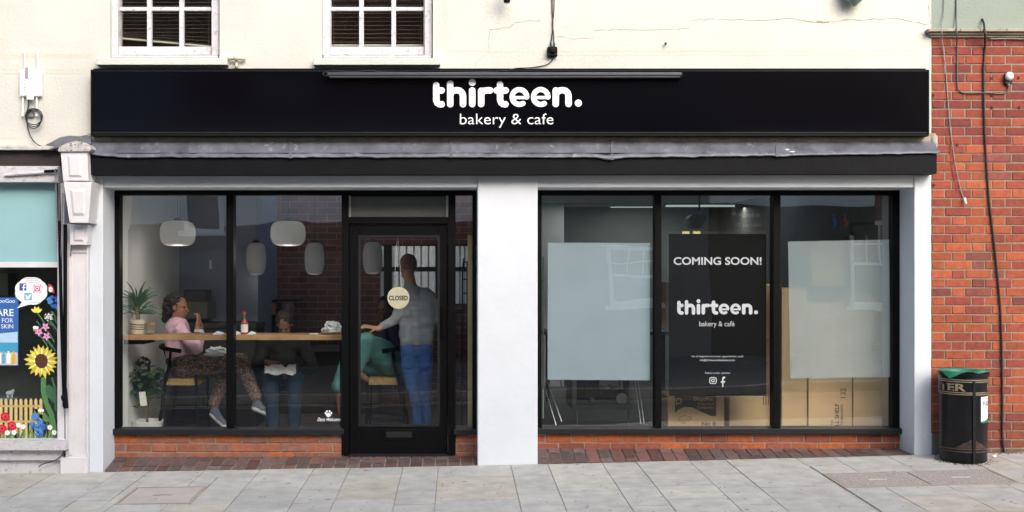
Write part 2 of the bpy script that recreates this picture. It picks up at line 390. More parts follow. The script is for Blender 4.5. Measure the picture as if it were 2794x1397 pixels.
# ================= brickwork helper =================
def bricks(mb, x0, x1, z0, z1, Y, kind, pal, off=0, dep=.02, clipz=None):
    r = 0; z = z1; L, H, J, C = .215, .1025, .010, .065
    while z-C > z0-.06:
        za, zb = max(z-C, z0), z
        if zb-za < .012: break
        seq = []; x = x0-off-(.11 if r % 2 else 0)-(.06 if kind == 'F' and r % 2 else 0)
        k = 0
        while x < x1:
            wdt = (H if k % 2 else L) if kind == 'F' else L
            seq.append((x, x+wdt)); x += wdt+J; k += 1
        for a, b in seq:
            a, b = max(a, x0), min(b, x1)
            if b-a < .015: continue
            jit = lambda s=.0015: random.uniform(-s, s)
            d = dep+random.uniform(-.003, .003)
            a2, b2, c2, d2 = a+jit(), b+jit(), za+jit(), zb+jit()
            c = pal((a+b)/2, (za+zb)/2); e = .004
            yf, yb = Y-d, Y+.0
            mb.add([(a2, yb, c2), (b2, yb, c2), (b2, yb, d2), (a2, yb, d2), (a2, yf+e, c2), (b2, yf+e, c2), (b2, yf+e, d2), (a2, yf+e, d2),
                    (a2+e, yf, c2+e), (b2-e, yf, c2+e), (b2-e, yf, d2-e), (a2+e, yf, d2-e)],
                   [(8, 9, 10, 11), (4, 5, 9, 8), (5, 6, 10, 9), (6, 7, 11, 10), (7, 4, 8, 11), (0, 1, 5, 4), (1, 2, 6, 5), (2, 3, 7, 6), (3, 0, 4, 7)], c)
        z -= C+J; r += 1
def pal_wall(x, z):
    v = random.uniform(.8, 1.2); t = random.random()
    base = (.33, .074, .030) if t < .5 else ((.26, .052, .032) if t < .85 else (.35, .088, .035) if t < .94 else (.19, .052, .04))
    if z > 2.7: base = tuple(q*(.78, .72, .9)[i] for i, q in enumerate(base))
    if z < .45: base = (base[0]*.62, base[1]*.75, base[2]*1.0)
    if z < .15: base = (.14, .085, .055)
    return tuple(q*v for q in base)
def pal_low(x, z):
    v = random.uniform(.85, 1.15); t = random.random()
    base = (.30, .10, .055) if t < .5 else ((.235, .10, .072) if t < .85 else (.38, .10, .035))
    return tuple(q*v for q in base)
def pal_low2(x, z):
    v = random.uniform(.8, 1.2)
    base = (.36, .09, .03) if z < .2 and random.random() < .6 else (.24, .065, .038)
    return tuple(q*v for q in base)
# ================= CAFE BUILDING =================
FY, GY = .30, .345
bld = thing('cafe_building', 'cream rendered building with white piers and a black framed cafe shopfront', 'building', (.4, .15, 0))
WT = 6.6
wall = MB()
WIN = [(300, 599), (878, 1181)]
wt_p, wb_p = -330, 158
XL = -9.0
xsw = [XL, PX(300), PX(599), PX(878), PX(1181), PX(2541)]
for i in range(5):
    a, b = xsw[i], xsw[i+1]
    zb = PZ(470)
    if i in (1, 3):
        wall.box((a, 0, PZ(wt_p)), (b, .3, WT)); wall.box((a, 0, zb), (b, .3, PZ(wb_p)))
    elif i == 0:
        wall.box((a, 0, PZ(415)), (PX(243), .3, WT)); wall.box((PX(243), 0, zb), (b, .3, WT))
    else: wall.box((a, 0, zb), (b, .3, WT))
wall.build('upper_wall', CREAM, bld)
# scored panel lines in the render, cracks
cr = MB()
def crack(pts, w=.0035, jit=2.2, n=6, mbx=None):
    mbx = mbx or cr; out = []; mbx.mark()
    for i in range(len(pts)-1):
        for k in range(n):
            t = k/n; out.append((pts[i][0]*(1-t)+pts[i+1][0]*t+random.uniform(-jit, jit)*(k > 0), pts[i][1]*(1-t)+pts[i+1][1]*t+random.uniform(-jit, jit)*(k > 0)))
    out.append(pts[-1])
    for i in range(len(out)-1):
        p, q = P(*out[i], -.0015), P(*out[i+1], -.0015); ww = w*random.uniform(.4, 1.3)
        d = (q-p).normalized(); nrm = Vector((-d.z, 0, d.x))*ww/2
        mbx.quad([p-nrm, q-nrm, q+nrm, p+nrm])
crack([(1885, 55), (1960, 52), (2060, 56), (2150, 50), (2230, 62), (2330, 54), (2440, 50), (2535, 68)], .006)
crack([(1620, 84), (1700, 79), (1790, 82), (1880, 78)], .004)
crack([(1333, 143), (1336, 80)], .004); crack([(1336, 80), (1390, 75), (1405, 62), (1475, 56)], .004); crack([(1333, 143), (1300, 170), (1296, 182)], .003)
crack([(1495, 95), (1560, 106), (1620, 105)], .003); crack([(2228, 58), (2262, 61)], .014, 1, 2); crack([(2537, 0), (2534, 30), (2541, 66)], .005)
cr.build_each('crack', mat('crack', (.33, .29, .22), .95), bld)
sc = MB()
for a, b, c, d in [(0, 149, 250, 149), (0, 155, 258, 155), (0, 190, 248, 190), (0, 200, 248, 200), (12, 0, 12, 148), (258, 0, 258, 140), (1210, 0, 1210, 140), (1220, 0, 1220, 150), (1225, 140, 1460, 141),
                   (1500, 140, 2500, 139), (1520, 150, 2500, 150), (1800, 0, 1800, 82), (1843, 0, 1843, 70), (0, 378, 190, 378), (670, 0, 670, 120)]:
    sc.mark(); p, q = P(a, b, -.0012), P(c, d, -.0012); k = .0022
    if b == d or abs(b-d) < 3: sc.quad([p+Vector((0, 0, -k)), q+Vector((0, 0, -k)), q+Vector((0, 0, k)), p+Vector((0, 0, k))])
    else: sc.quad([p+Vector((-k, 0, 0)), q+Vector((-k, 0, 0)), q+Vector((k, 0, 0)), p+Vector((k, 0, 0))])
sc.build_each('scored_line', mat('scored', (.60, .555, .43), .9), bld)
# piers and lintel
def pier(x0, x1, yd, zbot_px, top=477):
    b = MB(); a, c = PX(x0), PX(x1)
    nz_ = 10
    zb0, zb1 = zf(a)-.02, zf(c)-.02
    b.add([(a, 0, zb0), (c, 0, zb1), (c, yd, zb1), (a, yd, zb0), (a, 0, PZ(top)), (c, 0, PZ(top)), (c, yd, PZ(top)), (a, yd, PZ(top))],
          [(0, 3, 2, 1), (4, 5, 6, 7), (0, 1, 5, 4), (1, 2, 6, 5), (2, 3, 7, 6), (3, 0, 4, 7)])
    return b
b = pier(243, 281, .42, 1288); b.build('pier', WHITE, bld, bevel=.006)
b = MB(); xa = PX(281); xb = PX(308, FY)-.006
b.quad([(xa, .004, zf(xa)-.02), (xb+.02, .42, zf(xa)-.02), (xb+.02, .42, PZ(477)), (xa, .004, PZ(477))]); b.build('pier_reveal', WHITE, bld)
b = pier(1303, 1467, .42, 1268); b.build('pier', WHITE, bld, bevel=.008)
b = pier(2495, 2541, .42, 1238); b.build('pier', WHITE, bld, bevel=.006)
b = MB(); b.box((PX(2495)-.002, -.006, zf(4)-.02), (PX(2541)+.004, 0, PZ(1181))); b.build('pier_plinth', WHITE, bld, bevel=.004)
b = MB()
b.box((PX(281), .012, PZ(511)), (PX(1303), .42, PZ(470)-.002)); b.box((PX(1467), .012, PZ(511)), (PX(2495), .42, PZ(470)-.002)); b.build('lintel', WHITE, bld, bevel=.005)
b = MB(); b.box((PX(308, FY), FY-.05, PZ(517, FY-.05)), (PX(1303), FY+.04, PZ(511)-.001)); b.box((PX(1467), FY-.05, PZ(517, FY-.05)), (PX(2455, FY), FY+.04, PZ(511)-.001)); b.build('lintel_bead', WPAINT, bld)
# canopy: black fascia board, lead flashing
CY = -.13
b = MB(); s_ = lambda px: PX(px, CY)
n = 40
for i in range(n):
    a, c = s_(241)+(s_(2556)-s_(241))*i/n, s_(241)+(s_(2556)-s_(241))*(i+1)/n
    zt0, zt1 = PZ(417+0*i, CY), PZ(417, CY)
    zb_ = lambda x: PZ(477, CY)+(x-s_(241))/(s_(2556)-s_(241))*.009
    b.add([(a, CY, zb_(a)), (c, CY, zb_(c)), (c, CY+.12, zb_(c)), (a, CY+.12, zb_(a)), (a, CY, zt0), (c, CY, zt1), (c, CY+.12, zt1), (a, CY+.12, zt0)],
          [(0, 3, 2, 1), (4, 5, 6, 7), (0, 1, 5, 4), (2, 3, 7, 6)]+([(3, 0, 4, 7)] if i == 0 else [])+([(1, 2, 6, 5)] if i == n-1 else []))
b.build('canopy_fascia', BLACKD, bld)
b = MB(); b.box((s_(241)+.01, CY+.12, PZ(474, CY)+.02), (s_(2556)-.01, 0, PZ(474, CY)+.04)); b.box((s_(241)+.002, CY+.12, PZ(474, CY)+.04), (s_(241)+.03, 0, PZ(420))); b.build('canopy_soffit', WPAINT, bld)
b = MB(); b.box((PX(243), -.035, PZ(392)), (PX(2548), 0, PZ(365))); b.build('stone_band', STONE, bld)
led = MB(); n = 260; x0, x1 = s_(236), s_(2562)
def lead_bot(px):                        # pixel row of the drip edge
    y = 430 - 12*max(0, (px-1700)/860)**1.3
    if px < 330: y -= (330-px)/90*9
    y += 2.2*noise.noise(Vector((px*.012, 3, 0)))+1.6*noise.noise(Vector((px*.05, 7, 0)))
    y += 7*math.exp(-((px-1660)/26)**2)+4*math.exp(-((px-2130)/20)**2)
    return y
rows = [(0.0, 0), (.03, .02), (.28, .32), (.55, .52), (.8, .9), (.93, 1.0), (1.0, 1.0)]
vsx = []
for i in range(n+1):
    x = x0+(x1-x0)*i/n; px = 236+(2562-236)*i/n; zb = PZ(lead_bot(px), CY-.03); zt = PZ(384, -.02)
    seam = .006 if any(abs(px-q) < 5 for q in (792, 1230, 1670, 2120)) else 0
    for j, (tz, ty) in enumerate(rows):
        yy = -.03-.12*ty - seam + .005*noise.noise(Vector((px*.02, j*.9, 1)))
        zz = zt+(zb-zt)*tz + (.004*noise.noise(Vector((px*.03, j*1.7, 5))) if 0 < j < 6 else 0)
        vsx.append((x, yy, zz))
    vsx.append((x, CY-.001, PZ(lead_bot(px), CY-.03)+.012))
k = len(rows)+1
led.add(vsx, [(i*k+j, i*k+j+1, (i+1)*k+j+1, (i+1)*k+j) for i in range(n) for j in range(k-1)])
o = led.build('lead_flashing', LEAD, bld, smooth=True)
b = MB()
for q in (792, 1230, 1670, 2120): b.mark(); b.add([P(q-3, 384, -.05), P(q+3, 384, -.05), P(q+4, lead_bot(q), CY-.038), P(q-3, lead_bot(q), CY-.038)], [(0, 1, 2, 3)])
b.build_each('lead_seam', mat('lead_dark', (.10, .105, .12), .5, metal=.2, var=.4), bld)
b = MB()
for a, c, ww in ((2148, 408, 12), (2162, 414, 14)):
    b.mark(); cpt = P(a, c, CY-.032); b.ell(cpt, (ww/325/2, .006, .006), 10, 6)
b.build_each('bird_dropping', mat('lime', (.75, .75, .66), .9), bld)

# brick stall risers, apron
b = MB(); b.mark(); b.box((PX(308, FY), FY+.0065, -.1), (PX(938, FY), .5, PZ(1184, FY))); b.mark(); b.box((PX(1236, FY), FY+.0065, -.1), (PX(1303, FY), .5, PZ(1184, FY)))
b.mark(); b.box((PX(1467), FY+.0065, -.05), (PX(2464, FY), .5, PZ(1182, FY))); b.build_each('riser_mortar', MORT, bld)
b = MB(); b.mark(); bricks(b, PX(308, FY), PX(933, FY), -.03, PZ(1188, FY+.005), FY+.025, 'S', pal_low, .0, .024); b.mark(); bricks(b, PX(1243, FY), PX(1303, FY), -.03, PZ(1188, FY+.005), FY+.025, 'S', pal_low, .1, .024); b.build_each('stall_riser', BRICK, bld)
b = MB(); bricks(b, PX(1467), PX(2462, FY), .0, PZ(1186, FY+.005), FY+.025, 'S', pal_low2, .13, .024); b.build('stall_riser', BRICK, bld)
ap = MB(); gb = MB()
def zap(x, y):
    zb = .018+(x+3)*.004 if x < .3 else .093
    zq = zg(x, 0)+.0; return zq+(zb-zq)*(y/FY)
for (a, c) in ((PX(283), PX(1303)), (PX(1467), PX(2495))):
    x = a; ap.mark(); gb.mark()
    gb.add([(a, -.001, zap(a, 0)-.006), (c, -.001, zap(c, 0)-.006), (c, FY+.06, zap(c, FY)-.006), (a, FY+.06, zap(a, FY)-.006)], [(0, 1, 2, 3)])
    while x < c-.02:
        w_ = min(.107, c-x)
        r_ = random.random()
        rws = [0, .1, FY+.03] if r_ < .45 else ([0, .21, FY+.03] if r_ < .8 else [0, FY+.03])
        if PX(880) < x < PX(1300): rws = [0, .1, .2, FY+.03]
        for i in range(len(rws)-1):
            v = random.uniform(.7, 1.3); cc = random.choice([(.115, .078, .072), (.10, .072, .07), (.13, .068, .058), (.125, .095, .09)])
            g = .004; ya, yb = rws[i]+g, rws[i+1]-g; xa, xb = x+g, x+w_-g
            ap.add([(xa, ya, zap(xa, ya)), (xb, ya, zap(xb, ya)), (xb, yb, zap(xb, yb)), (xa, yb, zap(xa, yb))], [(0, 1, 2, 3)], tuple(q*v for q in cc))
        x += w_
ap.build_each('apron_tile', TILE, bld); gb.build_each('apron_bed', mat('pale_grout', (.36, .33, .31), .9, var=.2), bld)

# shop windows
def frame_box(b, x0, y0, x1, y1, Yf=FY, Yb=FY+.10): b.bp(x0, y0, x1, y1, Yf, Yb)
w1 = MB()
frame_box(w1, 308, 517, 1300, 532); frame_box(w1, 308, 532, 326, 1167); frame_box(w1, 617, 532, 637, 1165, FY-.012); frame_box(w1, 932, 532, 951, 1242, FY-.012)
frame_box(w1, 1223, 532, 1243, 1242, FY-.012); frame_box(w1, 1289, 532, 1300, 1167); frame_box(w1, 951, 592, 1223, 610); frame_box(w1, 951, 532, 1223, 535, FY+.02)
f1 = w1.build('shop_window', BLACK, bld, bevel=.003)
b = MB(); b.bp(306, 1172, 938, 1186, FY-.05, FY+.12); b.quad([P(306, 1172, FY-.05), P(938, 1172, FY-.05), P(938, 1164.5, FY+.06), P(306, 1164.5, FY+.06)]); b.build('sill', BLKSILL, f1, bevel=.004)
b = MB(); b.bp(1238, 1172, 1303, 1186, FY-.05, FY+.12); b.quad([P(1238, 1172, FY-.05), P(1303, 1172, FY-.05), P(1303, 1164.5, FY+.06), P(1238, 1164.5, FY+.06)]); b.build('sill', BLKSILL, f1, bevel=.004)
def pane(x0, y0, x1, y1, par, Y=GY, m=GLASS, name='glass_pane', tilt=0):
    b = MB(); p = [P(x0, y1, Y), P(x1, y1, Y), P(x1, y0, Y), P(x0, y0, Y)]; p[2].y += tilt; p[3].y += tilt; b.quad(p); return b.build(name, m, par)
pane(326, 532, 617, 1167, f1); pane(637, 532, 932, 1167, f1); pane(1243, 532, 1289, 1167, f1)
pane(951, 535, 1223, 563, f1, GY, mat('louvre_glass', (.085, .095, .09), .5, var=.05), 'louvre_blade'); pane(951, 564, 1223, 591, f1, GY, mat('louvre_glass_low', (.08, .09, .085), .5, var=.05), 'louvre_blade')
for q in (951, 1217): b = MB(); b.bp(q, 534, q+6, 592, FY+.02, GY); b.build('louvre_track', METAL, f1)
w2 = MB()
frame_box(w2, 1467, 517, 2455, 532); frame_box(w2, 1467, 532, 1478, 1167); frame_box(w2, 1787, 532, 1805, 1166, FY-.012); frame_box(w2, 2110, 532, 2130, 1166, FY-.012); frame_box(w2, 2436, 532, 2455, 1167)
f2 = w2.build('shop_window', BLACK, bld, bevel=.003)
b = MB(); b.bp(1468, 1170, 2464, 1184, FY-.05, FY+.12); b.quad([P(1468, 1170, FY-.05), P(2464, 1170, FY-.05), P(2464, 1162.5, FY+.06), P(1468, 1162.5, FY+.06)]); b.build('sill', BLKSILL, f2, bevel=.004)
pane(1478, 532, 1787, 1167, f2); pane(1805, 532, 2110, 1167, f2); pane(2130, 532, 2436, 1167, f2)
# door
DY = FY+.03
d = MB()
d.bp(953, 612, 982, 1240, DY, DY+.05); d.bp(1196, 612, 1221, 1240, DY, DY+.05); d.bp(982, 612, 1196, 646, DY, DY+.05); d.bp(982, 1160, 1196, 1240, DY, DY+.05)
door = d.build('door', BLACK, bld, bevel=.003)
pane(982, 646, 1196, 1160, door, DY+.02)
b = MB()
for a in ((978, 642, 984, 1164), (1194, 642, 1200, 1164), (984, 642, 1194, 647), (984, 1159, 1194, 1164)): b.bp(*a, DY-.006, DY+.01)
b.build('glazing_bead', BLKSILL, door)
b = MB(); b.bp(1041, 1171, 1137, 1201, DY-.006, DY); b.build('letter_plate', BLACK, door, bevel=.003)
b = MB(); b.bp(1054, 1178, 1124, 1194, DY-.011, DY-.007); b.build('letter_flap', BLKSILL, door, bevel=.003)
b = MB(); b.bp(1203, 828, 1218, 926, DY-.006, DY); b.tube([P(1211, 836, DY-.05), P(1211, 918, DY-.05)], .011, 10); b.tube([P(1211, 836, DY-.05), P(1211, 836, DY)], .008, 8); b.tube([P(1211, 918, DY-.05), P(1211, 918, DY)], .008, 8)
b.build('pull_handle', BLACK, door, smooth='auto')
b = MB(); b.bp(953, 1240, 1221, 1245, FY-.02, FY+.14); b.build('threshold', BLKSILL, bld)

# upper sash windows
def sash(x0, x1, cols, px_mid, reveal_left):
    t = MB(); Y0 = .05
    ro = PX(x0), PX(x1)
    t.bp(x0+2, -328, x0+22, 151, Y0, .16); t.bp(x1-22, -328, x1-2, 151, Y0, .16); t.bp(x0+22, -328, x1-22, -310, Y0, .16)
    t.bp(x0+4, 151, x1-4, 157.5, Y0-.02, .16)
    fr = t.build('sash_window', PEEL, bld, bevel=.004)
    s2 = MB(); Y1 = .09
    gx0, gx1 = cols[0][0], cols[-1][1]
    s2.bp(x0+22, 127, x1-22, 150, Y1, Y1+.05); s2.bp(x0+22, -100, gx0, 127, Y1, Y1+.05); s2.bp(gx1, -100, x1-22, 127, Y1, Y1+.05)
    s2.bp(x0+22, -108, x1-22, -100, Y1, Y1+.05)
    s2.build('lower_sash', PEEL, fr, bevel=.003)
    mu = MB()
    for (a, c), (a2, c2) in zip(cols[:-1], cols[1:]): mu.bp(c, -100, a2, 127, Y1+.006, Y1+.045)
    for a, c in cols: mu.bp(a, 19, c, 29, Y1+.008, Y1+.043); mu.bp(a, -86, c, -76, Y1+.008, Y1+.043)
    mu.build('glazing_bar', PEEL, fr, bevel=.002)
    u = MB(); u.bp(x0+22, -310, x1-22, -290, Y1+.05, Y1+.09); u.bp(x0+22, -290, gx0, -108, Y1+.05, Y1+.09); u.bp(gx1, -290, x1-22, -108, Y1+.05, Y1+.09)
    for (a, c), (a2, c2) in zip(cols[:-1], cols[1:]): u.bp(c, -290, a2, -108, Y1+.055, Y1+.085)
    u.build('upper_sash', PEEL, fr)
    g = MB(); g.quad([P(gx0, 127, Y1+.03), P(gx1, 127, Y1+.03), P(gx1, -100, Y1+.03), P(gx0, -100, Y1+.03)]); g.build('glass_pane', GLASSU, fr)
    g = MB(); g.quad([P(gx0, -108, Y1+.07), P(gx1, -108, Y1+.07), P(gx1, -290, Y1+.07), P(gx0, -290, Y1+.07)]); g.build('glass_pane', GLASSU, fr)
    s = MB(); s.bp(x0-24 if x0 > 500 else 261, 158, x1+20, 177, -.09, .10); s.build('window_sill', CREAM, fr, bevel=.006)
    return fr
cols1 = [(326, 401), (413, 489), (501, 577)]; cols2 = [(903, 980), (992, 1068), (1080, 1156)]
sash(300, 599, cols1, 0, 0)
sash(878, 1181, cols2, 0, 0)
# dark rooms upstairs, the second coloured red like brick mirrored in its panes; blinds
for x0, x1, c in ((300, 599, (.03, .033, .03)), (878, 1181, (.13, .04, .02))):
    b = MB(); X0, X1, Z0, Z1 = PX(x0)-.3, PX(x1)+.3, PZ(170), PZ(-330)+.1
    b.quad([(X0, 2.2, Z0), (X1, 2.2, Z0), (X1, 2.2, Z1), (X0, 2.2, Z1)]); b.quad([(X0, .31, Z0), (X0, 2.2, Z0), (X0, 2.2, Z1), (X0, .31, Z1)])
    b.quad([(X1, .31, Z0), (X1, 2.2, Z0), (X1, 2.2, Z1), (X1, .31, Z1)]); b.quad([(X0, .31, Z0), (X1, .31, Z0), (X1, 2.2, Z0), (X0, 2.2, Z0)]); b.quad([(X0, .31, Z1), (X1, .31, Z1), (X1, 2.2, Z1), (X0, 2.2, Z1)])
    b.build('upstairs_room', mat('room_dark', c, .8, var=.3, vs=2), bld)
BL = mat('blind_slat', (.20, .18, .13), .5, var=.1)
def blind(x0, x1, label, droop, pitch, tiltdeg):
    t = thing('venetian_blind', label, 'blind', P((x0+x1)/2, 125, .24))
    b = MB(); y = -300; Y = .24
    while y < 121:
        f = 0
        ya = yb = y
        if droop and y > 88: f = (y-88)*.9; ya = 88+(y-88)*.35; yb = y+4
        A, B = P(x0, ya, Y), P(x1, yb, Y); dz = math.sin(R(tiltdeg))*.0125; dy = math.cos(R(tiltdeg))*.0125
        b.add([A+Vector((0, -dy, -dz)), B+Vector((0, -dy, -dz)), B+Vector((0, dy, dz)), A+Vector((0, dy, dz)),
               A+Vector((0, -dy, -dz-.0015)), B+Vector((0, -dy, -dz-.0015)), B+Vector((0, dy, dz-.0015)), A+Vector((0, dy, dz-.0015))],
              [(0, 1, 2, 3), (7, 6, 5, 4), (0, 4, 5, 1)]); y += pitch
    b.build('slats', BL, t)
    for q in (x0+12, x1-12): b = MB(); b.tube([P(q, -300, Y-.015), P(q, 124, Y-.015)], .0012, 5); b.build('cord', BL, t)
    b = MB(); b.slab(P(x0, 104 if droop else 124, Y), P(x1, 128 if droop else 124, Y), .025, .014); b.build('bottom_rail', mat('blind_rail', (.50, .47, .36), .5), t)
blind(322, 581, 'dark venetian blind drooping to the right behind the first floor window nearest the router', True, 10.2, 12)
blind(899, 1160, 'level venetian blind behind the first floor window above the strip light', False, 11.2, 14)

# ================= CAFE SIGN =================
JNT = mat('joint', (.004, .004, .004), .6)
SY = -.11
sg = thing('fascia_sign', 'long glossy black shop sign with white lettering across the cafe front', 'sign', P(1393, 371, 0))
b = MB(); b.bp(250, 196, 2532, 364, SY, -.002); b.build('panel', SIGNB, sg)
b = MB()
b.bp(249, 190, 2533, 196, SY-.004, -.003); b.bp(249, 364, 2535, 371, SY-.012, -.003); b.bp(247, 190, 251, 371, SY-.008, -.004); b.bp(2531, 190, 2536, 366, SY-.008, -.004)
b.bp(254, 186.5, 2526, 190, -.03, -.001)
b.build('edge_trim', BLACKD, sg, bevel=.002)
b = MB(); b.bp(251, 360.6, 2531, 361.6, SY-.003, SY-.0005); b.build('trim_highlight', mat('trim_grey', (.035, .035, .04), .5), sg)
for q in (902, 1878): b = MB(); b.bp(q-.35, 197, q+.35, 360, SY-.0005, SY-.0002); b.build('panel_joint', SIGNB, sg)
LT = {'t1': [[(1197, 712), (1197, 790), (1197, 840), (1205, 862), (1222, 872), (1242, 873)], [(1200, 757), (1242, 757)]],
 'h': [[(1314, 700), (1314, 872)], [(1314, 800), (1322, 775), (1342, 759), (1368, 755), (1395, 760), (1414, 778), (1421, 800), (1421, 872)]],
 'i': [[(1498, 757), (1498, 870)]], 'id': [[(1498, 690)]],
 'r': [[(1573, 760), (1573, 870)], [(1573, 800), (1580, 775), (1600, 760), (1625, 756), (1648, 757)]],
 't2': [[(1731, 707), (1731, 835), (1740, 860), (1757, 871), (1776, 873)], [(1702, 757), (1778, 757)]],
 'n': [[(2197, 757), (2197, 870)], [(2197, 800), (2205, 775), (2225, 759), (2252, 755), (2279, 760), (2297, 778), (2304, 800), (2304, 870)]],
 'dot': [[(2386, 863)]]}
for k, cx in (('e1', 1893), ('e2', 2071)):
    arc = [(cx+56*math.cos(a), 812-56*math.sin(a)) for a in [R(v) for v in range(-8, 308, 12)]]
    # open bowl: crossbar then round over the top to the lower right terminal
    LT[k] = [[(cx-44, 817), (cx+54, 817)], [(cx+61, 812)]+[(cx+61*math.cos(R(v)), 812-62*math.sin(R(v))) for v in range(12, 306, 12)]]
def wordmark(parent, X0, X1, base, Y, m, th):
    k = (X1-X0)/(1588-1182); b = MB()
    for nm, ss in LT.items():
        for i, st in enumerate(ss):
            pts = []
            for cx, cy in st:
                sx, sy = 800+cx/3.067, cy/3.067
                pts.append((PX(X0+(sx-1182)*k, Y), PZ(base+(sy-292)*k, Y)))
            if nm[0] == 'e':                          # gap between bar and bowl
                pass
            r = (27 if nm[0] not in 'e' else 21.5)/3.067*k*(Y+D)/F
            if len(pts) == 1: r = 30/3.067*k*(Y+D)/F
            if nm[0] == 'e' and i == 0: r *= .62
            b.stroke(pts, r, Y-i*.0008, th)
    b.build('lettering', m, parent)
wordmark(sg, 1182, 1588, 292, SY-.004, SIGNW, .0015)
b = MB(); b.text('bakery & cafe', 1255, 1510, 339, SY-.006, h=29, off=-.008, ext=.002); b.build('lettering', SIGNW, sg)
# strip light over the sign
sl = thing('sign_light', 'long black trough light over the middle of the sign', 'light', P(1377, 208, -.20))
LY = -.20
b = MB(); b.prism([(PX(892, LY), PZ(197, LY)), (PX(1862, LY), PZ(197, LY)), (PX(1862, LY), PZ(207, LY)), (PX(892, LY), PZ(207, LY))], LY, LY+.07)
b.build('trough', mat('trough_grey', (.045, .05, .07), .35, metal=.3, var=.2), sl, bevel=.008, seg=3)
b = MB(); b.bp(898, 207, 1856, 210, LY+.012, LY+.06); b.build('lamp_tube', mat('unlit_tube', (.2, .2, .2), .4), sl)
for q in (890, 1860): b = MB(); b.bp(q, 196, q+3.2, 209, LY-.003, LY+.075); b.build('end_cap', BLACKD, sl)
for q in (1013, 1384, 1740):
    b = MB()
    for dx in (-6, 6): b.tube([P(q+dx, 200, LY+.04), P(q+dx, 192, -.12), P(q+dx, 190, -.05)], .006, 8)
    b.box(P(q-10, 196, LY+.03), P(q+10, 191, LY+.06)); b.build('bracket', BLACKD, sl, smooth='auto')
# junction box and cables
jb = thing('junction_box', 'black weatherproof box where two cables meet above the sign', 'junction box', P(1507, 156, 0))
b = MB(); b.bp(1494, 127, 1521, 153, -.05, -.001); b.build('box', BLACKD, jb, bevel=.008, seg=3)
b = MB(); b.ell(P(1507.5, 137, -.05), (.032, .014, .032), 18, 10); b.build('cover', BLACKD, jb, smooth=True)
for q in (1503, 1512):
    b = MB(); b.tube([P(q, 128, -.025), P(q, 117, -.025)], .008, 10); b.build('gland', CABLEB, jb)
def cable(name, label, pts, r, m=CABLEB, Y=-.012, group=None):
    b = MB(); path = [P(p[0], p[1], p[2] if len(p) > 2 else Y) for p in pts]
    # smooth by Catmull-Rom
    out = []
    for i in range(len(path)-1):
        p0, p1, p2, p3 = path[max(i-1, 0)], path[i], path[i+1], path[min(i+2, len(path)-1)]
        for k in range(6):
            t = k/6; out.append(.5*((2*p1)+(p2-p0)*t+(2*p0-5*p1+4*p2-p3)*t*t+(3*p1-p0-3*p2+p3)*t**3))
    out.append(path[-1]); b.tube(out, r, 8)
    return tag(b.build(name, m, smooth=True), label, 'cable', group)
cable('cable', 'straight black cable dropping to the left gland of the junction box', [(1505, -300), (1506, 0), (1509, 60), (1507, 90), (1503, 118)], .0045)
cable('cable', 'straight black cable dropping to the right gland of the junction box', [(1512, -300), (1512, 0), (1508, 60), (1510, 90), (1512, 118)], .0045, Y=-.016)
cable('cable', 'thin black cable looping from the junction box down to the strip light', [(1510, 153), (1508, 163), (1490, 177), (1450, 184), (1410, 186, -.06), (1390, 190, -.12)], .004)
cable('cable', 'black cable lying along the top of the strip light', [(1384, 193, -.19), (1330, 196, -.17), (1200, 198, -.17), (1050, 197, -.17), (1013, 193, -.17), (960, 196, -.17), (905, 194, -.16), (882, 200, -.16), (886, 207, -.18), (893, 206, -.19)], .0035)
# tee shaped pipe fixture, nail, floodlight and bulkhead lamp
b = MB(); b.tube([P(620, 161, -.03), P(645, 158, -.05), P(670, 161, -.03)], .014, 10); b.tube([P(645, 158, -.03), P(645, 186, -.03)], .011, 10); b.ell(P(645, 158, -.05), (.028, .02, .024)); b.ell(P(645, 180, -.03), (.014, .014, .014))
tag(b.build('pipe_bracket', mat('cream_metal', (.6, .55, .42), .7, var=.2, stain=.2, vs=20, tint=(.25, .16, .10)), smooth=True), 'small cream painted tee shaped bracket between the window sills', 'bracket')
b = MB(); b.tube([P(1816, 121, 0), P(1816, 120, -.03)], .006, 8); b.ell(P(1816, 119, -.03), (.01, .006, .012))
tag(b.build('wall_bolt', DARK, smooth=True), 'short dark bolt stuck in the cream wall above the right of the sign', 'bolt')
fl = thing('floodlight', 'small grey outdoor spotlight, only its lower end below the top edge', 'light', P(1383, 8, -.15))
b = MB(); b.lathe([(.0, PZ(8, -.15)), (.022, PZ(8, -.15)), (.03, PZ(0, -.15)), (.034, PZ(-30, -.15)), (.02, PZ(-45, -.15))], PX(1383, -.15), -.15, 18); b.build('housing', BLACKD, fl, smooth='auto')
b = MB(); b.ell(P(1383, 6, -.15), (.022, .022, .012)); b.build('lens', mat('lens', (.45, .42, .36), .2), fl, smooth=True)
b = MB(); b.tube([P(1383, -40, -.15), P(1383, -60, 0)], .01); b.build('arm', BLACKD, fl)
bl = thing('bulkhead_lamp', 'grey green bulkhead lamp with pointed bottom at the top edge', 'light', P(2331, 18, -.08))
b = MB(); b.lathe([(.004, PZ(18, -.09)), (.035, PZ(10, -.09)), (.07, PZ(0, -.09)), (.095, PZ(-18, -.09)), (.10, PZ(-30, -.09))], PX(2331, -.09), -.09, 24); b.build('shade', mat('lamp_green', (.16, .21, .20), .4, var=.2), bl, smooth='auto')
b = MB(); b.lathe([(.10, PZ(-30, -.09)), (.10, PZ(-46, -.09)), (.05, PZ(-60, -.09))], PX(2331, -.09), -.09, 24); b.build('cap', BLACKD, bl, smooth='auto')
b = MB(); b.tube([P(2331, -50, -.09), P(2331, -50, 0)], .015); b.build('arm', BLACKD, bl)
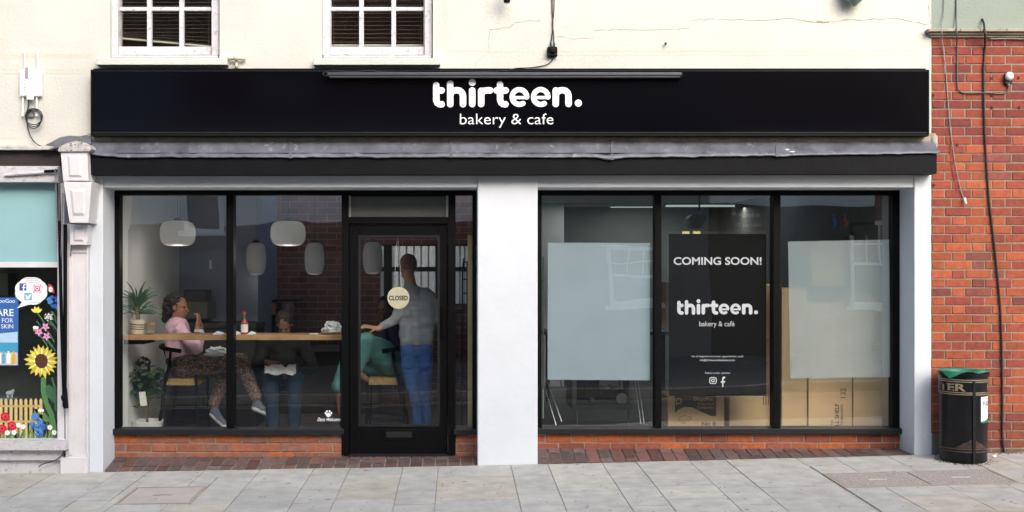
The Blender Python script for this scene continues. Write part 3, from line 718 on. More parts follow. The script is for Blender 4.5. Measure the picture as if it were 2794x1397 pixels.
# white router with four aerials
rt = thing('wall_router', 'white outdoor router with four stick aerials on the cream wall', 'router', P(81, 320, 0))
b = MB(); b.bp(52, 190, 113, 263, -.045, -.012); b.build('case', WPLAST, rt, bevel=.012, seg=4)
b = MB(); b.bp(72, 215, 91, 272, -.062, -.046); b.build('front_cover', mat('cream_plastic', (.78, .76, .66), .5), rt, bevel=.004)
for x, y0, y1 in ((68, 137, 192), (104, 137, 192), (62, 266, 317), (100, 266, 317)):
    b = MB(); b.tube([P(x, y1, -.025), P(x, y0, -.025)], .009, 10, rad=[.011, .007]); b.build('aerial', WPLAST, rt, smooth='auto')
b = MB(); b.bp(68, 184, 76, 213, -.052, -.046); b.build('label_strip', mat('grey_strip', (.30, .26, .28), .5), rt)
for yy in (220, 231, 239, 244): b = MB(); b.ell(P(67, yy, -.047), (.004, .002, .004), 8, 6); b.build('status_light', DARK, rt)
b = MB(); b.bp(76, 263, 80, 310, -.03, -.02); b.bp(72, 300, 90, 318, -.03, -.001); b.build('mounting_bracket', METAL, rt)
import itertools
path = [(78, 270, -.03), (75, 300, -.04)]
for k in range(3):
    for a in range(0, 360, 40):
        path.append((92+(24-2*k)*math.cos(R(a+180)), 318+k*4+(22+k)*math.sin(R(a+180)), -.035-.006*k))
path += [(74, 320, -.03), (76, 350, -.02), (92, 385, -.03), (120, 402, -.06), (158, 411, -.12)]
cable('cable', 'thin grey cable coiled under the router and running down to the corner', path, .0042, CABLEB)

# ================= LEFT NEIGHBOUR =================
nb = thing('neighbouring_shopfront', 'white painted wooden shopfront with a turquoise blind and painted flowers', 'shopfront', (PX(60), 0, zf(-3.6)))
XW = -9.0
b = MB(); b.box((XW, -.10, PZ(412)), (PX(165, -.1), .02, PZ(405)), None); b.quad([(XW, -.10, PZ(405)+.001), (PX(165, -.1), -.10, PZ(405)+.001), (PX(160), -.001, PZ(396)), (XW, -.001, PZ(396))]); b.build('cornice', mat('weathered_cornice', (.50, .48, .45), .8, var=.2, vs=15, bump=.4, stain=.35, tint=(.09, .075, .06)), nb)
b = MB(); b.box((XW, -.04, PZ(452)), (PX(168), .1, PZ(412)-.002)); b.build('dark_fascia', mat('brown_black', (.028, .019, .018), .6, var=.4, vs=12, stain=.03), nb)
b = MB(); b.box((XW, -.075, PZ(499)), (PX(166), .08, PZ(457))); b.box((XW, -.03, PZ(457)), (PX(166), .08, PZ(452)-.002)); b.build('blind_box', PEEL, nb, bevel=.004)
b = MB(); b.box((XW, .03, PZ(1199)), (XW+.3, .12, PZ(499))); b.box((PX(157), -.005, PZ(1199)), (PX(176), .12, PZ(500))); b.box((XW, .0, PZ(730)), (PX(156), .06, PZ(715))); b.box((PX(176), .012, PZ(1297)), (PX(190), .12, PZ(610)))
wf = b.build('display_window', WPAINT, nb, bevel=.003)
pane_l = MB(); pane_l.quad([(XW+.3, .06, PZ(1199)), (PX(157), .06, PZ(1199)), (PX(157), .06, PZ(499)), (XW+.3, .06, PZ(499))]); pane_l.build('glass_pane', glass_mat('left_glass', .05, .08), wf)
b = MB(); b.box((XW, -.10, PZ(1224)), (PX(179, -.10), .12, PZ(1203, -.1))); b.quad([(XW, -.10, PZ(1203, -.1)+.001), (PX(178, -.10), -.10, PZ(1203, -.1)+.001), (PX(178, -.1), .05, PZ(1200)), (XW, .05, PZ(1200))]); b.build('sill', PEEL, wf, bevel=.004)
b = MB(); b.box((XW, -.045, PZ(1254)), (PX(172), .1, PZ(1226))); b.box((XW, -.01, -.4), (PX(172), .1, PZ(1256))); b.build('base_board', PEEL, nb, bevel=.004)
# pilaster
b = MB()
b.box((PX(181), -.02, PZ(1246)), (PX(243)-.001, .1, PZ(668))); b.box((PX(190), -.03, PZ(1240)), (PX(200), -.021, PZ(680))); b.box((PX(238), -.03, PZ(1240)), (PX(243), -.021, PZ(680))); b.box((PX(200), -.03, PZ(690)), (PX(238), -.021, PZ(680)))
b.box((PX(170), -.045, -.3), (PX(243)-.001, .1, PZ(1246))); b.build('pilaster', WPAINT, nb, bevel=.003)
def raised(b, x0, x1, X0, X1, y0, y1, Yf, Yb, xi=.2, yi=.18, d=.012):
    # tapering block with a raised centre panel; x0,x1 top, X0,X1 bottom
    b.pp([(x0, y0), (x1, y0), (X1, y1), (X0, y1)], Yf, Yb)
    yy0, yy1 = y0+(y1-y0)*yi, y1-(y1-y0)*yi
    L = lambda t: x0+(X0-x0)*t; Rr = lambda t: x1+(X1-x1)*t
    w_ = lambda t: Rr(t)-L(t)
    o = [(L(yi)+w_(yi)*xi, yy0), (Rr(yi)-w_(yi)*xi, yy0), (Rr(1-yi)-w_(1-yi)*xi, yy1), (L(1-yi)+w_(1-yi)*xi, yy1)]
    cx = sum(p[0] for p in o)/4; cy = (yy0+yy1)/2
    i_ = [(cx+(p[0]-cx)*.72, cy+(p[1]-cy)*.8) for p in o]
    A = [P(*p, Yf-.0005) for p in o]; B = [P(*p, Yf-d) for p in i_]
    b.add(A+B, [(4, 5, 6, 7), (0, 1, 5, 4), (1, 2, 6, 5), (2, 3, 7, 6), (3, 0, 4, 7)])
b = MB()
raised(b, 165, 238, 172, 241, 413, 493, -.20, .0, .24, .12)
raised(b, 173, 250, 190, 241, 496, 608, -.21, .0, .2, .17)
raised(b, 191, 240, 191, 238, 612, 668, -.10, .0, .2, .17)
b.build('console_bracket', WPAINT, nb, bevel=.003)
b = MB(); Yc = -.22
tops = [(158, 414), (160, 402), (178, 392), (205, 384), (228, 388), (246, 398), (250, 406), (242, 413)]
b.pp(tops, Yc, -.0)
b.build('console_cap', mat('flaking_cap', (.50, .48, .46), .8, var=.2, vs=20, bump=.8, stain=.5, tint=(.07, .06, .055)), nb, bevel=.004)
b = MB()
vsl = []; pts = [(110, 402), (140, 388), (165, 374), (190, 370), (215, 372), (248, 366)]
for i, (a, c) in enumerate(pts): vsl += [P(a, c, -.012), P(a, c+10, -.06), P(a, min(c+26, 408), -.13)]
b.add(vsl, [(3*i+j, 3*i+j+1, 3*i+j+4, 3*i+j+3) for i in range(len(pts)-1) for j in range(2)]); b.build('lead_capping', LEAD, nb, smooth=True)
# roller blind
rb = MB(); n = 10
for i in range(n):
    z0, z1 = PZ(714)+(PZ(499)-PZ(714))*i/n, PZ(714)+(PZ(499)-PZ(714))*(i+1)/n
    rb.add([(XW+.4, .035, z0), (PX(156), .035, z0), (PX(156), .035, z1), (XW+.4, .035, z1), (XW+.4, .038, z0), (PX(156), .038, z0), (PX(156), .038, z1), (XW+.4, .038, z1)], [(0, 1, 2, 3), (7, 6, 5, 4)])
sb = thing('shop_blind', 'pulled down plain turquoise fabric blind of the white wooden shopfront', 'blind', P(70, 714, .035)); rb.build('fabric', mat('turquoise', (.25, .44, .47), .7, var=.04), sb)
b = MB(); b.box((XW+.4, .028, PZ(716)), (PX(157), .042, PZ(711))); b.build('hem_bar', mat('turquoise_bar', (.22, .42, .45), .5), sb)
# awning poles, chains
ar = thing('awning_arm', 'black folded awning arms hanging beside the white pilaster', 'awning arm', P(172, 1115, -.07))
b = MB(); b.tube([P(160, 500, -.09), P(166, 800, -.08), P(175, 1110, -.07)], .014, 10); b.build('arm', BLACK, ar, smooth='auto')
b = MB(); b.tube([P(178, 612, -.05), P(178, 900, -.06), P(177, 1060, -.07)], .016, 10); b.build('arm', BLACK, ar, smooth='auto')
b = MB(); b.tube([P(176, 1058, -.075), P(178, 1090, -.075), P(180, 1114, -.075)], .021, 12); b.ell(P(173, 1085, -.09), (.02, .02, .03)); b.build('end_joint', BLACKD, ar, smooth='auto')
b = MB(); b.tube([P(122, 468, -.10), P(156, 466, -.11)], .013, 8); b.build('spindle', BLACK, ar)
b = MB(); b.tube([P(12, 478, -.09), P(120, 470, -.10)], .013, 8); b.build('winding_rod', PEEL, ar, smooth='auto')
CH = mat('chain_metal', (.24, .23, .22), .5, metal=.5, var=.3)
def chain(x, y0, y1, label, x2=None):
    b = MB(); y = y0; i = 0
    while y < y1:
        c_ = P(x+(x2-x)*(y-y0)/(y1-y0) if x2 else x, y, -.125); r1, r2 = .011, .006; pts = []
        for a in range(0, 361, 45):
            q = Vector((r2*math.cos(R(a)), 0, r1*math.sin(R(a)))) if i % 2 else Vector((r2*.6*math.cos(R(a)), r2*math.cos(R(a)), r1*math.sin(R(a))))
            pts.append(c_+q)
        b.tube(pts, .0022, 5); y += 5.4; i += 1
    tag(b.build('hanging_chain', CH, smooth=True), label, 'chain', 'chains hanging beside the blind')
chain(151, 464, 655, 'leftmost chain hanging over the edge of the turquoise blind', 157)
chain(162, 464, 600, 'middle chain hanging beside the turquoise blind'); chain(171, 530, 700, 'chain hanging right behind the black awning arm', 168)
cable('cable', 'short black cable end poking out below the white shop window sill', [(176, 1226, -.08), (170, 1240, -.06), (150, 1256, -.06), (118, 1266, -.06), (106, 1274, -.05)], .004)
b = MB()
for i in range(12): b.tube([P(195-i*.3, 668+i*2.6, -.04), P(196-i*.3, 670+i*2.6, -.04)], .006, 6)
tag(b.build('door_hook', CH), 'short rusty hook and links on the white pilaster', 'hook')
# left shop interior
b = MB(); x0, x1, y1, z0, z1 = XW+.3, PX(157), 1.6, PZ(1215), PZ(499)
b.quad([(x0, y1, z0), (x1, y1, z0), (x1, y1, z1), (x0, y1, z1)]); b.quad([(x1, .12, z0), (x1, y1, z0), (x1, y1, z1), (x1, .12, z1)]); b.quad([(x0, .12, z0), (x1, .12, z0), (x1, y1, z0), (x0, y1, z0)]); b.quad([(x0, .12, z1), (x1, .12, z1), (x1, y1, z1), (x0, y1, z1)])
b.build('display_box', mat('shop_dark', (.13, .13, .12), .8, var=.4, vs=2), nb)
# ---- painted and stuck decoration on the left shop window ----
def pmat(name, c, rough=.6, var=.08): return mat(name, lin(c), rough, var=var, vs=25)
GYL = .057
def petal(b, cx, cy, ang, l, w, Y, c=None, bend=0):
    ca, sa = math.cos(ang), math.sin(ang); pts = []
    for t in (0, .15, .35, .6, .8, .93, 1): 
        ww = w*math.sin(math.pi*min(.97, (t*.93+.04))**.8)
        pts.append((t*l, ww/2))
    o = [(x, y) for x, y in pts]+[(x, -y) for x, y in reversed(pts)]
    b.quad([P(cx+x*ca-(y+bend*x*x/l)*sa, cy+x*sa+(y+bend*x*x/l)*ca, Y) for x, y in o], c)
def blob2(b, cx, cy, rx, ry, Y, n=14, jit=0, c=None):
    b.quad([P(cx+rx*(1+random.uniform(-jit, jit))*math.cos(2*math.pi*k/n), cy+ry*(1+random.uniform(-jit, jit))*math.sin(2*math.pi*k/n), Y) for k in range(n)][::-1], c)
def ribbon(b, pts, w, Y, c=None, taper=False):
    for i in range(len(pts)-1):
        p, q = P(*pts[i], Y), P(*pts[i+1], Y); d = (q-p).normalized(); nn = Vector((-d.z, 0, d.x)); s = (P(w, 0, Y)-P(0, 0, Y)).x/2
        s0 = s*(1-i/(len(pts)-1)) if taper else s; s1 = s*(1-(i+1)/(len(pts)-1)) if taper else s
        b.quad([p-nn*s0, q-nn*s1, q+nn*s1, p+nn*s0], c)
PG = mat('leaf_paint', (.1, .3, .05), .6, attr=True, var=.2, vs=40)
g1, g2, g3 = lin((80, 128, 75)), lin((118, 145, 75)), lin((58, 100, 72))
sf = thing('sunflower_decal', 'big painted yellow sunflower with a green stem on the shop glass below the turquoise blind', 'window decal', P(114, 1195, GYL))
b = MB(); ribbon(b, [(119, 1030), (118, 1065), (126, 1100), (140, 1130), (146, 1160), (148, 1190)], 14, GYL, g1); ribbon(b, [(141, 1030), (150, 1060), (152, 1120)], 6, GYL+.0006, g3); petal(b, 130, 1050, R(70), 52, 26, GYL-.0006, g3); petal(b, 118, 1120, R(-160), 30, 14, GYL-.001, g1); petal(b, 135, 1150, R(-140), 55, 20, GYL-.0012, g1); b.build('stem', PG, sf)
b = MB()
for k in range(20): petal(b, 114, 985, 2*math.pi*k/20+.1, 46+random.uniform(-5, 4), 15, GYL-.002-.0002*(k % 4), lin((200, 182, 50)) if k % 2 else lin((222, 205, 85)))
for k in range(12): petal(b, 114, 985, 2*math.pi*k/12, 38, 6, GYL-.0032, lin((248, 238, 150)))
b.build('petals', PG, sf)
b = MB(); blob2(b, 113, 985, 18, 20, GYL-.004, 20, .06, lin((85, 42, 28))); b.build('flower_centre', PG, sf)
fc = thing('picket_fence_decal', 'painted cream picket fence with grass along the bottom of the shop glass', 'window decal', P(55, 1197, GYL))
b = MB()
for k in range(12):
    x = -2+k*13.5*.95-30; x = -38+k*13.6
    if x > 112: continue
    b.pp([(x-4, 1196), (x-4, 1092), (x, 1086), (x+4, 1092), (x+4, 1196)], GYL-.0012, GYL-.0002, lin((205, 180, 120)))
ribbon(b, [(-40, 1108), (112, 1108)], 6, GYL-.0016, lin((190, 165, 105))); ribbon(b, [(-40, 1150), (112, 1150)], 6, GYL-.0016, lin((190, 165, 105)))
b.build('pickets', PG, fc)
b = MB()
for k in range(70):
    x = random.uniform(-40, 152); h = random.uniform(20, 62) if x > 60 else random.uniform(10, 40)
    x2 = x+random.uniform(-9, 9); ribbon(b, [(x, 1197), ((x+x2)/2+2, 1197-h*.6), (x2, 1197-h)], random.uniform(4, 7), GYL-.0022-.0001*(k % 9), random.choice((g1, g2, g3)), taper=True)
b.build('grass_blades', PG, fc)
def decal_flower(name, label, cx, cy, kind, group):
    t = thing(name, label, 'window decal', P(cx, cy+8, GYL), group); b = MB(); Y = GYL-.004
    if kind == 'rose':
        blob2(b, cx, cy, 13, 12, Y, 12, .12, lin((190, 25, 50))); blob2(b, cx, cy-1, 8, 7, Y-.0006, 10, .15, lin((225, 60, 85))); blob2(b, cx+1, cy, 4, 4, Y-.0012, 8, .1, lin((165, 10, 40)))
    elif kind == 'white': 
        for k in range(5): blob2(b, cx+4*math.cos(k*1.26), cy+4*math.sin(k*1.26), 3.4, 3.4, Y-.0002*k, 8, .1, lin((240, 240, 235)))
    elif kind == 'blue':
        for k in range(16): blob2(b, cx+random.uniform(-13, 13), cy+random.uniform(-19, 19), 6, 5, Y-.0002*k, 7, .3, random.choice((lin((40, 95, 180)), lin((70, 135, 200)))))
    elif kind == 'pink':
        for k in range(5): petal(b, cx, cy, 2*math.pi*k/5+.3, 12, 7, Y-.0002*k, lin((225, 150, 200)))
        blob2(b, cx, cy, 2.5, 2.5, Y-.0015, 8, 0, lin((200, 110, 160)))
    elif kind == 'yellow':
        for k in range(4): petal(b, cx, cy+6, R(-150+k*40), 17, 9, Y-.0002*k, lin((235, 220, 90)))
    elif kind == 'dots':
        for k in range(26): 
            a, r = random.uniform(0, 6.28), 11*math.sqrt(random.random()); blob2(b, cx+r*math.cos(a), cy+r*math.sin(a), 1.8, 1.8, Y-.0001*k, 6, 0, lin((235, 235, 240)))
    elif kind == 'bee':
        blob2(b, cx, cy+3, 6, 4, Y, 10, 0, lin((235, 190, 40))); 
        for q in (-3, 1): ribbon(b, [(cx+q, cy-1), (cx+q+1, cy+7)], 2, Y-.0005, lin((25, 20, 15)))
        blob2(b, cx-2, cy-4, 5, 5, Y-.0008, 10, .1, lin((245, 245, 245))); blob2(b, cx+5, cy-4, 4, 4, Y-.0009, 10, .1, lin((245, 245, 245)))
    b.build('paint', PG, t)
    if kind in ('yellow', 'dots', 'pink'):
        b = MB(); ribbon(b, [(cx+2, cy+8), (cx+14, cy+24), (cx+24, cy+40)], 3, GYL-.001, g1); b.build('stalk', PG, t)
decal_flower('rose_decal', 'highest of the painted red roses before the picket fence', 14, 1137, 'rose', 'painted red roses')
decal_flower('rose_decal', 'painted red rose furthest right before the picket fence', 33, 1162, 'rose', 'painted red roses')
decal_flower('rose_decal', 'painted red rose lowest and nearest the skin care poster side', 5, 1170, 'rose', 'painted red roses')
for i, (x, y, l) in enumerate([(20, 1181, 'little white painted flower left of and below the roses'), (38, 1180, 'little white painted flower just under the right rose'), (50, 1160, 'little white painted flower beside the right rose'), (63, 1164, 'little white painted flower between roses and blue flowers'), (136, 1166, 'white painted flower right of the blue flowers'), (148, 1180, 'white painted flower in the bottom right window corner')]):
    decal_flower('white_flower_decal', l, x, y, 'white', 'small white painted flowers')
decal_flower('blue_flower_decal', 'upper bunch of painted blue flowers under the fence end', 98, 1148, 'blue', 'painted blue flowers')
decal_flower('blue_flower_decal', 'lower bunch of painted blue flowers near the window bottom', 108, 1168, 'blue', 'painted blue flowers')
decal_flower('blue_flower_decal', 'small bunch of painted blue flowers high beside the speech bubble', 146, 828, 'blue', 'painted blue flowers')
decal_flower('pink_flower_decal', 'uppermost painted pink star flower above the sunflower', 124, 892, 'pink', 'painted pink star flowers')
decal_flower('pink_flower_decal', 'painted pink star flower touching the bee', 106, 906, 'pink', 'painted pink star flowers')
decal_flower('pink_flower_decal', 'painted pink star flower just above the sunflower petals', 127, 918, 'pink', 'painted pink star flowers')
decal_flower('yellow_flower_decal', 'painted pale yellow tulip under the speech bubble', 100, 846, 'yellow', None)
decal_flower('round_flower_decal', 'painted round head of tiny white dots right of the tulip', 133, 864, 'dots', None)
decal_flower('bee_decal', 'painted bee beside the pink star flowers', 97, 898, 'bee', 'painted bees')
decal_flower('bee_decal', 'painted bee below the sunflower beside its stem', 111, 1124, 'bee', 'painted bees')
b = MB()
for k in range(9):
    b.mark(); x, y = random.choice(((120, 860), (135, 880), (140, 850), (100, 876), (128, 930), (146, 870), (140, 900), (146, 950), (130, 905)))
    ribbon(b, [(x, y), (x+10, y+12), (x+16, y+30)], 5, GYL-.001-.0001*k, random.choice((g1, g3)), taper=True)
lt = thing('leaf_decal', 'painted green leaves trailing above the sunflower', 'window decal', P(135, 950, GYL)); b.build_each('leaf', PG, lt)
b = MB(); petal(b, 133, 775, R(60), 30, 12, GYL-.001, lin((200, 60, 80))); blob2(b, 138, 790, 6, 8, GYL-.0016, 10, .1, lin((235, 235, 225)))
tag(b.build('tulip_decal', PG), 'small painted red and white tulips right of the speech bubble', 'window decal')
# speech bubble sticker
st = thing('speech_bubble_sticker', 'white cloud shaped speech bubble sticker with three social media icons', 'sticker', P(84, 852, GYL-.006))
b = MB(); Y = GYL-.0045; pts = []
for k in range(72):
    a = 2*math.pi*k/72; r = 1+.055*abs(math.sin(a*4)); pts.append((85+43*r*math.cos(a), 794+37*r*math.sin(a)))
b.pp(pts, Y, Y+.0006); b.pp([(62, 822), (76, 832), (47, 841)], Y-.0004, Y-.0001); b.build('bubble', pmat('sticker_white', (235, 236, 240)), st)
def icon_f(px0, py0, px1, py1, Y, par, cbg, cfg, nm='icon'):
    b = MB(); b.bp(px0, py0, px1, py1, Y-.0006, Y) if cbg else None
    w_, h_ = px1-px0, py1-py0
    f = MB(); X = lambda t: px0+w_*t; Z = lambda t: py0+h_*t
    f.bp(X(.52), Z(.3), X(.68), Z(1), Y-.0014, Y-.0007); f.bp(X(.36), Z(.5), X(.88), Z(.62), Y-.0018, Y-.0008); f.pp([(X(.52), Z(.34)), (X(.56), Z(.18)), (X(.72), Z(.12)), (X(.9), Z(.12)), (X(.9), Z(.26)), (X(.74), Z(.27)), (X(.68), Z(.34))], Y-.0012, Y-.0007)
    if cbg: o = b.build(nm, pmat('icon_blue', cbg), par)
    f.build('glyph' if cbg else nm, pmat('icon_white', cfg), o if cbg else par)
def icon_cam(px0, py0, px1, py1, Y, par, cbg, cfg):
    w_, h_ = px1-px0, py1-py0; X = lambda t: px0+w_*t; Z = lambda t: py0+h_*t; o = par
    if cbg: b = MB(); b.bp(px0, py0, px1, py1, Y-.0006, Y); o = b.build('icon', pmat('icon_pink', cbg), par)
    f = MB(); r = (PX(px1)-PX(px0))*.055
    sq = [(.25, .1), (.75, .1), (.88, .18), (.92, .3), (.92, .7), (.88, .84), (.75, .92), (.25, .92), (.12, .84), (.08, .7), (.08, .3), (.12, .18), (.25, .1)]
    f.tube([P(X(a), Z(c), Y-.001) for a, c in sq], r, 6, flat=.0004)
    f.tube([P(X(.5+.2*math.cos(R(a))), Z(.5+.2*math.sin(R(a))), Y-.001) for a in range(0, 361, 30)], r, 6, flat=.0004); f.ell(P(X(.74), Z(.27), Y-.001), (r, .0005, r), 8, 6)
    f.build('glyph', pmat('icon_white', cfg), o)
icon_f(53, 773, 72, 793, Y, st, (60, 85, 150), (240, 240, 245)); icon_cam(91, 777, 112, 798, Y, st, (205, 45, 110), (245, 240, 245))
b = MB(); b.bp(66, 799, 87, 819, Y-.0006, Y); o = b.build('icon', pmat('icon_sky', (95, 175, 215)), st)
b = MB(); b.pp([(69, 813), (74, 812), (70, 808), (69, 804), (75, 808), (78, 808), (79, 804), (83, 803), (86, 805), (83, 809), (81, 814), (76, 817), (71, 816)], Y-.0014, Y-.0007); b.build('glyph', pmat('icon_white2', (240, 245, 250)), o)
b = MB(); DK = pmat('text_grey', (70, 70, 80))
for a, c, y, t in ((62, 113, 761, 'Do you follow us on social media?'), (71, 104, 766, 'Check out our posts'), (66, 109, 771, 'and competitions online'), (80, 108, 827, 'Give Gwen a LIKE')): b.text(t, a, c, y, Y-.0008, ext=.0002)
b.build('lettering', DK, st)
ps = thing('skin_care_poster', 'blue poster of bottles on a beach beside the speech bubble, cut by the frame', 'poster', P(20, 1000, GYL))
b = MB(); b.bp(-75, 812, 50, 998, GYL-.002, GYL-.0005); o = b.build('sheet', pmat('poster_blue', (45, 95, 165)), ps)
b = MB(); b.pp([(-75, 935), (-20, 912), (48, 905), (48, 935)], GYL-.003, GYL-.0021); b.build('headland', pmat('pale_blue', (170, 200, 225)), ps)
b = MB(); b.bp(-75, 936, 48, 962, GYL-.003, GYL-.0021); b.build('sea', pmat('sea_blue', (60, 150, 190)), ps)
b = MB(); b.bp(-75, 962, 48, 996, GYL-.003, GYL-.0021); b.build('sand', pmat('sand', (200, 190, 165)), ps)
for x, c in ((-2, (225, 228, 230)), (10, (90, 160, 200)), (23, (235, 235, 238)), (37, (205, 165, 70))):
    b = MB(); b.bp(x-5, 966, x+5, 992, GYL-.004, GYL-.0031); b.bp(x-2, 958, x+2, 966, GYL-.004, GYL-.0031); b.build('bottle', pmat('bottle_paint', c), ps)
b = MB(); b.text('ooGoo', -2, 41, 826, GYL-.0022, ext=.0003); b.text('CARE', -28, 37, 862, GYL-.0022, ext=.0004, off=.01); b.text('D FOR', -12, 36, 880, GYL-.0022, ext=.0004); b.text('SKIN', 3, 36, 896, GYL-.0022, ext=.0004); b.build('lettering', pmat('letter_white', (225, 232, 240)), ps)
for t, x0, x1, y, Yv, c in (('cardboard_box', -20, 22, 760, .6, (120, 115, 105)),):
    b = MB(); b.bp(x0, 745, x1, 806, .6, .8); tag(b.build(t, pmat('pale_box', c)), 'pale box standing inside the flower painted shop window behind the poster', 'box')
cb = thing('ornament_cow', 'small white ornament standing behind the painted fence', 'ornament', P(27, 1088, .4))
b = MB(); b.ell(P(27, 1072, .4), (.035, .02, .02)); b.ell(P(36, 1066, .4), (.014, .012, .013)); 
for q in (20, 24, 30, 34): b.tube([P(q, 1074, .4), P(q, 1086, .4)], .005, 6)
b.build('figure', pmat('china', (225, 225, 225)), cb, smooth=True)
b = MB(); b.lathe([(.0, PZ(1088, .4)), (.11, PZ(1087, .4)), (.115, PZ(1083, .4)), (.0, PZ(1085, .4))], PX(20, .4), .4, 24); tag(b.build('glass_dish', pmat('dish', (130, 150, 150), .2)), 'shallow round dish under the white ornament', 'dish')

# ================= RIGHT BUILDING =================
rbd = thing('brick_building', 'red brick building with green render above a stone ledge', 'building', (PX(2668), .1, zf(4.3)))
XR = 9.0; X0 = PX(2541)
b = MB(); b.box((X0, 0.0, PZ(88)), (XR, .3, WT)); b.build('rendered_wall', GREEN, rbd)
b = MB(); b.box((X0, .0055, -.2), (XR, .3, PZ(90))); b.build('mortar', MORT, rbd)
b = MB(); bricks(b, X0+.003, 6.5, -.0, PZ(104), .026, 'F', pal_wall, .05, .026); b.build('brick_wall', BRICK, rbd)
b = MB(); b.box((PX(2523), -.075, PZ(91)), (XR, -.001, PZ(83))); b.box((PX(2530), -.045, PZ(97)), (XR, .02, PZ(91)-.0005)); b.box((PX(2536), -.02, PZ(103)), (XR, .02, PZ(97)-.0005)); b.build('stone_ledge', STONE, rbd, bevel=.004)
b = MB()
for q in (2610, 2664, 2735): b.box((PX(q)-.002, -.0765, PZ(91)), (PX(q)+.002, -.074, PZ(83)))
b.build('ledge_joint', DARK, rbd)
b = MB(); b.box((X0+.0, -.012, -.1), (PX(2566), .02, PZ(1184))); b.build('stone_base', mat('grey_base', (.16, .145, .115), .9, var=.3, vs=10, bump=.5), rbd, bevel=.006)
b = MB(); bricks
rg = random.Random(3)
for q, y in ((2704, 214), (2706, 260), (2779, 212), (2547, 260), (2707, 293), (2782, 293), (2612, 395), (2548, 505)): b.ell(P(q, y, -.004), (.011, .004, .015), 10, 6)
b.build('bolt_hole', mat('dark_red', (.08, .01, .01), .8), rbd)
b = MB(); pts = [(2593, 393), (2595, 440), (2601, 470), (2606, 500), (2612, 520)]
for i in range(4): p, q = P(*pts[i], -.0045), P(*pts[i+1], -.0045); b.quad([p+Vector((-.004, 0, 0)), q+Vector((-.006, 0, 0)), q+Vector((.005, 0, 0)), p+Vector((.006, 0, 0))])
b.build('red_stain', mat('red_stain', (.28, .02, .02), .8, var=.4, vs=40), rbd)
b = MB(); b.ell(P(2548, 392, -.03), (.03, .03, .07), 10, 8); b.ell(P(2552, 378, -.03), (.02, .02, .03), 8, 6); b.build('mortar_lump', mat('lump', (.42, .40, .38), .9, var=.3, vs=30, bump=.9), rbd, smooth=True)
cable('cable', 'long black cable running down the brick wall behind the litter bin', [(2680, 52, -.005), (2684, 62, -.04), (2687, 84, -.09), (2688, 100, -.085), (2687, 130, -.015), (2684, 200), (2686, 330), (2689, 400), (2694, 480), (2700, 560), (2712, 660), (2726, 800), (2732, 900), (2735, 1100), (2735, 1190), (2741, 1240)], .0085)
cable('cable', 'grey green cable hooked under the ledge and up to the wall sensor', [(2608, -200), (2609, 40), (2610, 80, -.09), (2611, 100, -.085), (2611, 130), (2612, 225), (2616, 245), (2634, 254), (2690, 253), (2730, 256), (2748, 250), (2753, 230)], .006, mat('cable_dark_grey', (.07, .075, .08), .5))
cable('cable', 'thin pale grey cable slanting down the brick wall to a loose end', [(2577, -200), (2576, 20), (2570, 70, -.05), (2570, 90, -.09), (2571, 110, -.03), (2580, 190), (2592, 340), (2605, 440), (2622, 520), (2632, 542)], .004, CABLEG)
cable('cable', 'thin grey green cable clipped along the render above the ledge', [(2700, 106, -.02), (2762, 105, -.02), (2790, 106, -.02), (2900, 107, -.02)], .005, CABLEG)
ws = thing('wall_sensor', 'small wall sensor with a round white cap on the brick wall', 'sensor', P(2754, 232, 0))
b = MB(); b.bp(2743, 200, 2763, 229, -.03, -.001); b.build('base', DARK, ws, bevel=.006)
b = MB(); b.ell(P(2754, 208, -.04), (.034, .03, .036), 18, 12); b.build('cap', WPLAST, ws, smooth=True)
b = MB(); b.tube([P(2752, 216, -.02), P(2752, 234, -.02)], .01, 8); b.build('gland', CABLEG, ws)
b = MB(); b.tube([P(2632, 540, -.02), P(2634, 553, -.03)], .010, 8); b.ell(P(2635, 553, -.03), (.012, .01, .014), 8, 6); tag(b.build('cable_end', WPLAST, smooth=True), 'white plug on the loose end of the thin cable', 'plug')

# ================= LITTER BIN =================
BX, BY = PX(2628, -.25), -.25; BR = .179; zb = zg(BX, BY)
S = 8.75/F
def bz(py): return PZ(py, BY-BR*.0)
bn = thing('litter_bin', 'round black litter bin with gold bands and green liner against the brick wall', 'litter bin', (BX, BY, zb))
BINM = mat('bin_black', (.005, .006, .009), .38, var=.6, vs=6, bump=.15, bs=40, stain=.08, tint=(.025, .018, .014), spec=.3)
b = MB(); b.lathe([(BR-.01, zb), (BR-.002, zb+.01), (BR-.002, bz(1225)), (BR, bz(1222)), (BR, bz(1073)), (BR+.006, bz(1070)), (BR+.006, bz(1022)), (BR-.01, bz(1019)), (BR-.02, bz(1040)), (BR-.02, bz(1100)), (0, bz(1100))], BX, BY, 56, close=False)
b.build('body', BINM, bn, smooth='auto')
b = MB(); b.lathe([(BR+.004, bz(1024)), (BR+.014, bz(1022)), (BR+.016, bz(1014)), (BR+.006, bz(1011)), (BR-.012, bz(1013)), (BR-.014, bz(1022))], BX, BY, 56, close=False); b.build('rim', BINM, bn, smooth='auto')
GOLD = mat('gold_band', (.20, .165, .10), .5, var=.3, vs=20)
for y, r in ((1032, .0075), (1037, .0075), (1066, .0075), (1071, .007)):
    b = MB(); b.lathe([(BR+r, bz(y+1.4)), (BR+r+.001, bz(y)), (BR+r, bz(y-1.4))], BX, BY, 56, close=False); b.build('band', GOLD, bn)
for y in (1218, 1225):
    b = MB(); b.lathe([(BR-.001, bz(y+2)), (BR+.008, bz(y)), (BR-.001, bz(y-2))], BX, BY, 56, close=False); b.build('hoop', mat('rusty_hoop', (.06, .035, .025), .7, var=.5, vs=20), bn, smooth=True)
